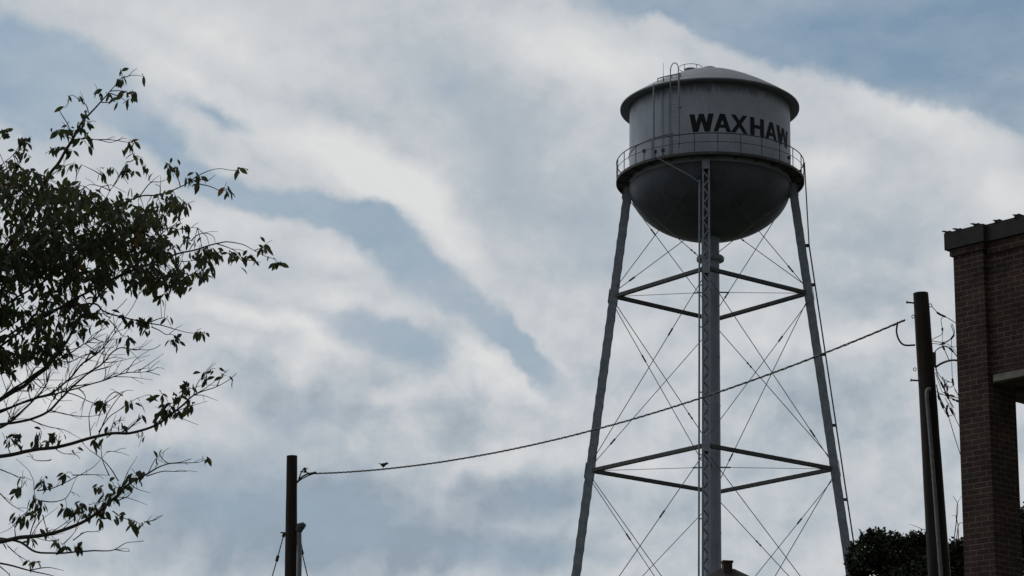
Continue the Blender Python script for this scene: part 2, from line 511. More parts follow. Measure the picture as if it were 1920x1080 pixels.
# shell ladder over the eave
al = -.379; tl = Vector((math.cos(al), math.sin(al), 0))
def sp(t):
    return T(RE + .07, al, ZB + .08 + (ZE + .55 - ZB) * t)
sl = ladder('shell_ladder', sp, 0, 1, tl, .21, .30, .024, STEEL)
b = MB(); q = []                              # arched hand hold joining the two rails above the roof edge
for i in range(17):
    t = i / 16 * PI
    q.append(T(RE + .07, al, ZE + .46 + .46 * math.sin(t) ** .8) + tl * (-.21 * math.cos(t)))
b.tube(q, .025, 6)
b.build('hand_hold', STEEL, sl)
b = MB(); b.tube([T(RE + .09, al, ZB + .3) + tl * .24, T(RE + .09, al, ZE + .30) + tl * .24], .046, 8)
b.build('cable_duct', STEEL, sl)
for z in (ZB + 2.35,):
    b = MB(); b.beam(T(RE + .09, al, z) + tl * .16, T(RE + .09, al, z) + tl * .36, .07, .05); b.build('clip', STEEL_DARK, sl)
# older cage / cable bundle beside the ladder
b = MB()
for an in (-.50, -.60):
    b.tube([T(R + .05, an, ZB), T(R + .05, an, ZE - .06)], .018, 6)
b.build('cable_pipe', STEEL, tower)
b = MB()
b.tube([T(R + .03, t, ZB + 1.28) for t in [-.45 - i / 24 * 1.3 for i in range(25)]], .016, 6)
b.build('cable_band', STEEL_DARK, tower)
# electrical conduit: eave, down the side, slanting under the bowl to the near leg and down it
an = -.72
a0 = -PHI
pts = [T(RB + .06, an + .113, ZE - .05), T(RB + .06, an + .113, ZB - .05)]
pts2 = [T(RB + .02, an + .15, ZB - .05), T(4.45, -.20, ZB - 1.15), T(rleg(34.6) + .1, a0 - .075, 34.55)]
b = MB(); b.tube(pts, .042, 8); b.tube(pts2, .028, 8)
b.build('conduit', STEEL, tower)
b = MB()
lt = Vector((math.cos(a0), math.sin(a0), 0))
b.tube([T(rleg(z) + .05, a0, z) - lt * .31 for z in (34.7, 30, 20, 10, -1.5)], .045, 8)
for z in (29.3, 27.2, 24, 21.0, 18, 15, 12):
    b.beam(T(rleg(z) + .05, a0, z) - lt * .33, T(rleg(z) + .05, a0, z) - lt * .17, .05, .05)
b.build('drain_conduit', STEEL, tower)
b = MB(); pa = T(RE - .2, -.55, ZE + .15); b.tube([pa, pa + Vector((0, 0, 1.0))], [.014, .008], 6); b.tube([pa, pa + Vector((0, 0, .22))], .03, 6)
b.build('antenna', STEEL, tower)
b = MB()                                     # low pipe rail on the roof beside the ladder head
pp = []
for i in range(12):
    t = -.36 - i * .03; r_ = 3.95
    pp.append(T(r_, t, roofz(r_) - TZ + .16))
b.tube(pp, .03, 6)
for i in (0, 4, 8, 11): b.tube([pp[i], pp[i] - Vector((0, 0, .25))], .024, 6)
b.build('roof_rail', STEEL, tower)

# ------------------------------------------------------------------ utility poles
def pole(name, label, top_px, bot_px, Y, r_top, r_bot):
    top = P(*top_px, Y); b2 = P(*bot_px, Y)
    base = top + (b2 - top) * (top.z / (top.z - b2.z))
    root = thing(name, label, 'utility pole', (base.x, base.y, 0))
    L = top.z
    b = MB(); n = 20; pts = []; rr = []
    for i in range(31):
        t = i / 30; q = base.lerp(top, t) - base
        q += Vector((mnoise.noise(Vector((t * 3, Y, 0))) * .02 * math.sin(t * PI), 0, 0))
        pts.append(q); rr.append(r_bot + (r_top - r_bot) * t)
    base_i = len(b.v); b.tube(pts, rr, n)
    for v in b.v:
        v += Vector((mnoise.noise(v * 6), mnoise.noise(v * 6 + Vector((9, 0, 0))), 0)) * .006
    b.build('shaft', WOOD, root, smooth=True, angle=50)
    return root, base, top
def at(root): 
    return lambda px, py, Y: P(px, py, Y) - root.location

YL = 47.0
plroot, plb, plt = pole('utility_pole', 'shorter dark wooden utility pole holding the low end of the sagging twisted cable',
                        (547.5, 855), (545, 1080), YL, .112, .165)
L_ = at(plroot)
b = MB()
b.tube(catmull([L_(561, 1085, YL - .1), L_(561.5, 1040, YL - .1), L_(561, 1003, YL - .1), L_(561.5, 996, YL - .1)], 4), .048, 10)
b.tube([L_(561.5, 1250, YL - .1), L_(561, 1085, YL - .1)], .048, 10)
b.build('riser_conduit', CONDUIT, plroot, smooth=True, angle=50)
b = MB(); b.tube([L_(560.5, 998, YL - .1), L_(561, 992, YL - .1), L_(563, 987, YL - .1), L_(567, 986, YL - .1), L_(571.5, 988.5, YL - .1)], [.062, .085, .085, .08, .06], 12)
b.build('weatherhead', STEEL_DARK, plroot, smooth=True, angle=50)
b = MB(); b.tube([L_(540, 999.5, YL), L_(526, 998.5, YL)], .014, 6); b.tube([L_(533, 1000, YL), L_(531, 1007, YL)], .035, 6)
b.build('guy_bolt', RUST, plroot)
for pts in ([(532, 1003), (520, 1047), (500, 1118), (470, 1220)], [(562, 1012), (566, 1035), (580, 1095), (610, 1220)]):
    b = MB(); q = [L_(x, y, YL + .05 * i) for i, (x, y) in enumerate(pts)]
    b.tube(q, .012, 6); b.tube([q[1] - (q[1] - q[0]) * .12, q[1] + (q[2] - q[1]) * .08], .035, 6)
    if pts[0][0] > 550: b.tube([q[0], q[0].lerp(q[1], .9)], .03, 6)
    b.build('guy_wire', CABLE, plroot)
b = MB()
b.tube(catmull([L_(556, 906, YL), L_(564, 896, YL), L_(572, 891, YL), L_(580, 887, YL)], 4), .020, 6)
b.tube(catmull([L_(560, 899, YL), L_(564, 888, YL), L_(570, 878, YL)], 4), .014, 6)
b.tube(catmull([L_(557, 905, YL - .1), L_(566, 898, YL - .1), L_(584, 889, YL)], 4), .013, 6)
b.tube([L_(563, 884, YL), L_(577, 886, YL)], .012, 6); b.tube([L_(571, 877, YL), L_(573, 886, YL)], .028, 6)
b.tube([L_(570, 881, YL), L_(577, 878, YL)], .010, 6)
b.build('anchor_hook', RUST, plroot)

YR = 34.0
prroot, prb, prt = pole('utility_pole', 'taller dark wooden utility pole next to the brick corner, tangled in loose wires',
                        (1726.5, 550), (1761, 1080), YR, .116, .235)
R_ = at(prroot)
def z6(x, y): return (1660 + x / 4.694, 530 + y / 4.694)
def z5(x, y): return (1580 + x / 2.841, 700 + y / 2.841)
b = MB(); b.tube(catmull([R_(*z6(400, 940), YR - .17), R_(*z6(380, 938), YR - .17), R_(*z6(366, 965), YR - .17), R_(*z6(368, 1040), YR - .17), R_(*z5(458, 230), YR - .17), R_(*z5(485, 560), YR - .19), R_(*z5(524, 1080), YR - .2), R_(1785, 1330, YR - .22)], 5), .030, 10)
b.build('riser_conduit', CONDUIT, prroot, smooth=True)
b = MB(); b.tube([R_(*z5(x, y), YR - .02) for x, y in ((533, 640), (541, 740), (553, 900), (578, 1200), (630, 1800))], .022, 8)
b.build('riser_cable', CONDUIT, prroot)
for (x0, y0, x1, y1) in ((185, 172, 260, 180), (222, 858, 290, 862)):
    b = MB(); p0 = R_(*z6(x0, y0), YR); p1 = R_(*z6(x1, y1), YR); b.tube([p0, p1], .013, 6); b.tube([p0, p0.lerp(p1, .12)], .022, 6)
    b.build('through_bolt', RUST, prroot)
for (x, y) in ((245, 298), (396, 200), (260, 763)):
    c = R_(*z6(x, y), YR); b = MB()
    b.tube([c + Vector((.022 * math.cos(t), 0, .026 * math.sin(t))) for t in [i / 12 * 2 * PI for i in range(13)]], .006, 6, cap=False)
    b.build('eye_bolt', RUST, prroot)
b = MB(); b.tube([R_(*z6(425, 615), YR), R_(*z6(428, 740), YR)], .035, 6); b.build('cable_clamp', STEEL_DARK, prroot)
J = [  # loose wires looping between the pole and the building: (points, radius, thick splice spans)
    ([(410, 210), (470, 272), (545, 308), (630, 362), (700, 400)], .007, [(1, 0, .10), (1.5, 0, .16)]),
    ([(512, 298), (490, 330), (502, 410), (495, 455), (450, 480), (412, 500)], .006, [(2, 0, .08)]),
    ([(410, 512), (470, 522), (530, 520), (590, 480), (608, 430), (585, 360)], .007, [(3, 0, .12)]),
    ([(412, 535), (480, 540), (530, 530), (575, 495), (600, 445), (575, 370)], .006, [(1.6, 0, .1)]),
    ([(440, 640), (440, 605), (480, 572), (530, 562), (580, 590), (640, 660), (680, 700)], .010, [(4, 0, .12)]),
    ([(500, 550), (525, 600), (560, 680)], .007, [(.6, 0, .12)]),
    ([(470, 550), (540, 540), (590, 570), (620, 610), (650, 640)], .005, []),
    ([(440, 745), (500, 708), (570, 685), (630, 684), (700, 700)], .020, []),
    ([(580, 480), (585, 600), (585, 720), (597, 890), (640, 985)], .005, [(2.95, 0, .1)]),
    ([(505, 420), (506, 540), (560, 560), (640, 560)], .004, []),
    ([(445, 730), (460, 820), (500, 900), (545, 1000), (600, 1100)], .009, [(2, 0, .16), (3, 0, .14)]),
    ([(440, 760), (480, 820), (520, 880), (545, 950), (560, 1010)], .006, [(2.4, 0, .16)]),
    ([(440, 790), (470, 880), (500, 960), (545, 980), (640, 1015)], .005, [(3.6, 0, .09)]),
    ([(450, 960), (520, 990), (580, 1020), (650, 1050)], .005, [(2.4, 0, .09)]),
    ([(530, 850), (550, 870), (590, 880), (597, 905), (570, 920), (545, 905), (540, 880), (560, 865)], .007, [(2.6, 0, .10)]),
    ([(500, 830), (525, 870), (520, 900), (545, 930), (540, 960)], .010, [(3, 0, .08)]),
    ([(610, 940), (640, 990), (665, 1060)], .006, []),
    ([(450, 900), (470, 1010), (500, 1080)], .009, [(1, 0, .1)]),
]
for pts, r, sp_ in J:
    q = [R_(*z6(x, y), YR + .12 * math.sin(i * 1.7 + x)) for i, (x, y) in enumerate(pts)]
    cq = catmull(q, 6); b = MB(); b.tube(cq, r * .85, 6)
    for (i0, _, ln) in sp_:
        k = min(int(i0 * 6), len(cq) - 2); d = (cq[k + 1] - cq[k]).normalized()
        b.tube([cq[k] - d * ln * .4, cq[k] - d * ln * .3, cq[k] + d * ln * .3, cq[k] + d * ln * .4], [.008, .016, .016, .008], 6)
    b.build('jumper_wire', CABLE, prroot)
J5 = [([(500, 60), (515, 120), (558, 215), (600, 350), (640, 470), (690, 620)], .006, 2), ([(545, 130), (580, 200), (625, 290), (660, 380)], .005, 1),
      ([(505, 90), (530, 170), (560, 225), (600, 215)], .005, 1), ([(515, 110), (560, 120), (620, 150), (650, 155)], .005, 2), ([(540, 60), (555, 110), (610, 130), (650, 140)], .006, 1),
      ([(560, 230), (555, 185), (570, 160), (600, 230)], .004, 1)]
for pts, r, kk in J5:
    q = [R_(*z5(x, y), YR + .1 * math.sin(i * 2.1 + x)) for i, (x, y) in enumerate(pts)]
    cq = catmull(q, 5); b = MB(); b.tube(cq, r, 6)
    k = kk * 5; d = (cq[k + 1] - cq[k]).normalized(); b.tube([cq[k] - d * .05, cq[k] + d * .05], .017, 6)
    b.build('jumper_wire', CABLE, prroot)

# twisted service cable hanging between the poles
A_ = P(584, 888, YL); B_ = P(1697, 600, YR - .1)
def sag(t, s): 
    p = A_.lerp(B_, t); p.z -= 4 * s * t * (1 - t); return p
def projpx(p):
    d = p - EYE; z = d.dot(_fw); return 960 + FPX * d.dot(_rt) / z, 540 - FPX * d.dot(_up) / z
best = min((abs(min((projpx(sag(i / 200, s)) for i in range(201)), key=lambda q: abs(q[0] - 1110))[1] - 806), s) for s in [k * .02 for k in range(80)])
S_ = best[1]
Lc = (B_ - A_).length; nseg = 420
b = MB()
for st in range(3):
    q = []
    for i in range(nseg + 1):
        t = i / nseg; p = sag(t, S_); ph = t * Lc / .52 * 2 * PI + st * 2 * PI / 3
        wob = mnoise.noise(Vector((t * 60, st, 0))) * .006
        q.append(p + Vector((0, math.cos(ph) * .011, math.sin(ph) * (.0115 + wob))))
    b.tube(q, .0075, 5)
sc = b.build('service_cable', CABLE, None, smooth=True)
tag(sc, 'long twisted overhead cable sagging between the two wooden poles, crossing in front of the tower', 'cable')
b = MB(); e0 = sag(.985, S_); b.tube([e0, sag(1, S_)], [.02, .008], 8); b.build('end_grip', CABLE, sc)
b = MB(); e1 = P(1683, 604, YR - .05)
b.tube(catmull([e1, P(1681, 622, YR - .05), P(1686, 638, YR - .03), P(1696, 647, YR), P(1716, 647, YR)], 5), .014, 8); b.build('drip_loop', CABLE, sc)
b = MB(); e2 = sag(.0, S_); b.tube([e2 - (B_ - A_).normalized() * .08, e2 + (B_ - A_).normalized() * .16], [.034, .024], 8); b.build('end_grip', CABLE, sc)

# ------------------------------------------------------------------ small bird
tb = min(((abs(projpx(sag(i / 2000, S_))[0] - 718), i / 2000) for i in range(2001)))[1]
bp_ = sag(tb, S_) + Vector((0, 0, .03))
bird = MB()
prof = [(-.105, .050, .010, .006), (-.075, .040, .013, .007), (-.045, .030, .026, .022), (-.015, .022, .040, .040), (.015, .024, .044, .047), (.04, .040, .038, .040),
        (.06, .058, .028, .030), (.078, .068, .026, .028), (.094, .068, .018, .020), (.106, .066, .007, .007), (.122, .063, .002, .002)]
n = 14; base = 0
for (x, z, ry, rz) in prof:
    for k in range(n):
        a = 2 * PI * k / n; bird.v.append(Vector((x, ry * math.cos(a), z + .035 + rz * math.sin(a))))
for i in range(len(prof) - 1):
    for k in range(n):
        bird.face((i * n + k, i * n + (k + 1) % n, (i + 1) * n + (k + 1) % n, (i + 1) * n + k))
bird.face(list(range(n))[::-1]); bird.face([(len(prof) - 1) * n + k for k in range(n)])
for s in (-1, 1):
    bird.tube([Vector((.0, s * .014, .04)), Vector((-.004, s * .014, .012)), Vector((.004, s * .013, -.008))], .004, 5)
FEATH = simple('olive_brown_feathers', (.03, .026, .018), (.09, .075, .04), 40, .8)
birdo = bird.build('bird', FEATH, None, smooth=True)
birdo.location = bp_; birdo.rotation_euler = (0, .05, .35); birdo.scale = (.93,) * 3
tag(birdo, 'small olive brown bird perched on the sagging overhead cable', 'bird')

# ------------------------------------------------------------------ brick corner structure
AL = math.radians(48.2)
dv = Vector((math.cos(AL), -math.sin(AL), 0)); nv = Vector((math.sin(AL), math.cos(AL), 0))
C0 = P(1793, 640, 31.0); C0.z = 0
def on_front(px, py, off=0.0):
    """pixel -> (s, z) on the front plane (off metres into the building)"""
    d = ray(px, py); k = ((C0 + nv * off) - EYE).dot(nv) / d.dot(nv); p = EYE + d * k
    return (p - C0).dot(dv), p.z
bb = thing('brick_corner_building', 'dark red brick building corner with clay capped parapet above an open porch', 'building', C0, -AL)

W_, D_ = 4.3, 5.2
ZL, ZC, ZT = 8.95, 10.95, 11.20
def brick_box(name, x0, x1, y0, y1, z0, z1, m=BRICK, parent=bb, uv=True):
    b = MB(); b.span(x0, x1, y0, y1, z0, z1); return b.build(name, m, parent, uv=uv)
PW, PD = .51, .62
for (x0, y0) in ((0, 0), (W_ - PW, 0), (0, D_ - PD), (W_ - PW, D_ - PD)):
    brick_box('pier', x0, x0 + PW, y0, y0 + PD, 0, ZC - .09)
RC = .085
b = MB()
b.span(PW - .005, W_ - PW + .005, RC, .47, ZL + .0, ZC - .09); b.span(PW - .005, W_ - PW + .005, D_ - .47, D_ - RC, ZL, ZC - .09)
b.span(RC, .47, PD - .005, D_ - PD + .005, ZL, ZC - .09); b.span(W_ - .47, W_ - RC, PD - .005, D_ - PD + .005, ZL, ZC - .09)
b.build('parapet_wall', BRICK, bb, uv=True)
b = MB(); b.span(.56, W_ - .56, RC - .035, RC - .003, ZL + .02, ZL + .115); b.build('lintel_band', STONE, bb)
b = MB()                                      # corbelled brick course below the coping, breaking forward over the piers
for (x0, x1, y0, y1) in ((-.035, PW + .035, -.035, PD + .035), (W_ - PW - .035, W_ + .035, -.035, PD + .035), (-.035, PW + .035, D_ - PD - .035, D_ + .035), (W_ - PW - .035, W_ + .035, D_ - PD - .035, D_ + .035)):
    b.span(x0, x1, y0, y1, ZC - .09, ZC)
b.span(PW + .035, W_ - PW - .035, RC - .045, .47, ZC - .16, ZC); b.span(PW + .035, W_ - PW - .035, D_ - .47, D_ - RC + .045, ZC - .16, ZC)
b.span(RC - .045, .47, PD + .035, D_ - PD - .035, ZC - .16, ZC); b.span(W_ - .47, W_ - RC + .045, PD + .035, D_ - PD - .035, ZC - .16, ZC)
b.build('corbel_course', BRICK, bb, uv=True)
b = MB()
for (x0, x1, y0, y1) in ((-.085, PW + .08, -.085, PD + .08), (W_ - PW - .08, W_ + .085, -.085, PD + .08), (-.085, PW + .08, D_ - PD - .08, D_ + .085), (W_ - PW - .08, W_ + .085, D_ - PD - .08, D_ + .085)):
    b.span(x0, x1, y0, y1, ZC + .003, ZT)
b.span(PW + .08, W_ - PW - .08, RC - .10, .50, ZC + .003, ZT); b.span(PW + .08, W_ - PW - .08, D_ - .5, D_ - RC + .1, ZC + .003, ZT)
b.span(RC - .10, .50, PD + .08, D_ - PD - .08, ZC + .003, ZT); b.span(W_ - .5, W_ - RC + .1, PD + .08, D_ - PD - .08, ZC + .003, ZT)
coping = b.build('coping', COPE, bb)
k = 0
for sx in [-.045, .14, .45, .78, 1.11, 1.44, 1.76, 2.08, 2.4, 2.72, 3.04, 3.36, 3.68, 4.0]:
    b = MB(); h = rnd.uniform(.025, .04); yy = -.10 if sx < .58 or sx > W_ - .6 else RC - .115
    b.obox(Vector((sx, .2, ZT + h / 2 - .01)), Vector((.036, .004, .004)), Vector((0, .21 + abs(yy) / 2, 0)), Vector((0.004, 0, h / 2 + .01)))
    b.obox(Vector((sx - .02, yy + .02, ZT + h * .8)), Vector((.034, 0, -.007)), Vector((0, .03, 0)), Vector((0, 0, .007)))
    b.build('joint_collar', COPE, coping)
b = MB(); b.span(.4, W_ - .4, .4, D_ - .4, 9.9, 10.15); b.build('roof_deck', STONE, bb)
b = MB(); b.span(-.3, W_ + .3, -.3, D_ + .3, 0.02, .35); b.build('plinth', STONE, bb)

# ------------------------------------------------------------------ small house, only its roof peak shows
YH = 82.0
hp = P(1364, 1066, YH); HX, HY = hp.x, hp.y
house = thing('house', 'house with dark shingle roof peak and square brick chimney at the foot of the tower', 'house', (HX, HY, 0), .12)
RZ = hp.z; EZ = RZ - 4.4
b = MB(); b.span(-6.6, 6.6, -5.2, 5.2, 0, EZ); hw = b.build('siding_wall', WALLPAINT, house)
b = MB()
b.v = [Vector(q) for q in ((-7.1, -5.8, EZ - .1), (7.1, -5.8, EZ - .1), (7.1, 5.8, EZ - .1), (-7.1, 5.8, EZ - .1), (-.25, 0, RZ), (.25, 0, RZ),
      (-7.1, -5.8, EZ + .02), (7.1, -5.8, EZ + .02), (7.1, 5.8, EZ + .02), (-7.1, 5.8, EZ + .02))]
for f in ((0, 3, 2, 1), (6, 7, 5, 4), (7, 8, 5), (8, 9, 4, 5), (9, 6, 4), (0, 1, 7, 6), (1, 2, 8, 7), (2, 3, 9, 8), (3, 0, 6, 9)): b.face(f)
hroof = b.build('roof', SHINGLE, house)
ch = P(1361, 1053, YH); cx = ch.x - HX
b = MB(); b.span(cx - .15, cx + .17, -.3, .02, RZ - .75, ch.z - .08); b.span(cx - .18, cx + .20, -.33, .05, ch.z - .08, ch.z)
b.build('chimney', BRICK_FAR, hroof, uv=True)
for wx in (-4.2, -1.6, 2.0, 4.6):
    b = MB(); b.span(wx - .6, wx + .6, -5.26, -5.18, 1.1, 2.6); wf = b.build('window', STEEL, house)
    b = MB(); b.span(wx - .52, wx + .52, -5.28, -5.262, 1.18, 2.52); b.build('pane', GLASS, wf)
b = MB(); b.span(-.3, .7, -5.27, -5.18, 0.1, 2.2); b.build('door', WOOD, house)

# ------------------------------------------------------------------ leaves helper
def add_leaf(b, p, d, side, ln, wd, m):
    """curved, folded leaf: petiole point p, direction d (unit), side (unit)"""
    nrm = d.cross(side).normalized()
    sgn = 1 if nrm.z > 0 else -1
    droop = Vector((0, 0, -1)) * ln * .16
    base = len(b.v)
    prof = ((0, .0), (.28, .80), (.55, 1.0), (.80, .62), (1.0, 0))
    for i, (t, w) in enumerate(prof):
        c = p + d * (ln * t) + droop * (t * t)
        ww = wd * .5 * w
        up = nrm * sgn * ww * .35
        if w == 0: b.v.append(c)
        else:
            b.v.append(c - side * ww + up); b.v.append(c); b.v.append(c + side * ww + up)
    # 0 | 1 2 3 | 4 5 6 | 7 8 9 | 10
    q = base
    for f in ((q, q + 2, q + 1), (q, q + 3, q + 2), (q + 1, q + 2, q + 5, q + 4), (q + 2, q + 3, q + 6, q + 5),
              (q + 4, q + 5, q + 8, q + 7), (q + 5, q + 6, q + 9, q + 8), (q + 7, q + 8, q + 10), (q + 8, q + 9, q + 10)):
        b.face(f, m)
def cluster(b, p, nl, spread=.05, ln=(.075, .125), droop=.75, tw=None):
    for i in range(nl):
        a = rnd.uniform(0, 2 * PI)
        d = Vector((math.cos(a), math.sin(a) * .8, 0)) * rnd.uniform(.25, 1.0) + Vector((0, 0, -rnd.uniform(.1, 1.5) * droop))
        if rnd.random() < .12: d.z = abs(d.z) * .6
        d.normalize()
        q = p + Vector((rnd.gauss(0, spread), rnd.gauss(0, spread), rnd.gauss(0, spread * .7)))
        sd = d.cross(Vector((rnd.uniform(-1, 1), rnd.uniform(-1, 1), rnd.uniform(-.3, .3))))
        if sd.length < .05: sd = Vector((1, 0, 0))
        sd.normalize()
        l = rnd.uniform(*ln); u = rnd.random()
        add_leaf(b, q, d, sd, l, l * rnd.uniform(.36, .50), 2 if u < .018 else (1 if u < .38 else 0))

# ------------------------------------------------------------------ left tree
YT = 24.0
TR = P(-430, 1000, YT); TRX = TR.x
tree = thing('broadleaf_tree', 'big leafy tree with drooping leaves above a tangle of bare lower twigs', 'tree', (TRX, YT, 0))
def W3(px, py, dy=0.0): return P(px, py, YT + dy) - tree.location
trunk_pts = [Vector((0, 0, -.1)), Vector((.05, .02, 1.2)), Vector((-.06, .05, 2.6)), Vector((.08, .0, 4.2)), Vector((.0, .1, 5.8)), Vector((.12, 0, 7.3)), Vector((.05, -.1, 8.8)), Vector((.15, 0, 10.3))]
b = MB(); tp = catmull(trunk_pts, 6)
b.tube(tp, [.24 * (1 - .85 * i / (len(tp) - 1)) + (.08 if i < 2 else 0) for i in range(len(tp))], 14)
trunk = b.build('trunk', BARK, tree, smooth=True)
def trunk_at(z):
    return min(tp, key=lambda q: abs(q.z - z))
samples = []            # (px, py, dy, point) for hanging twigs on
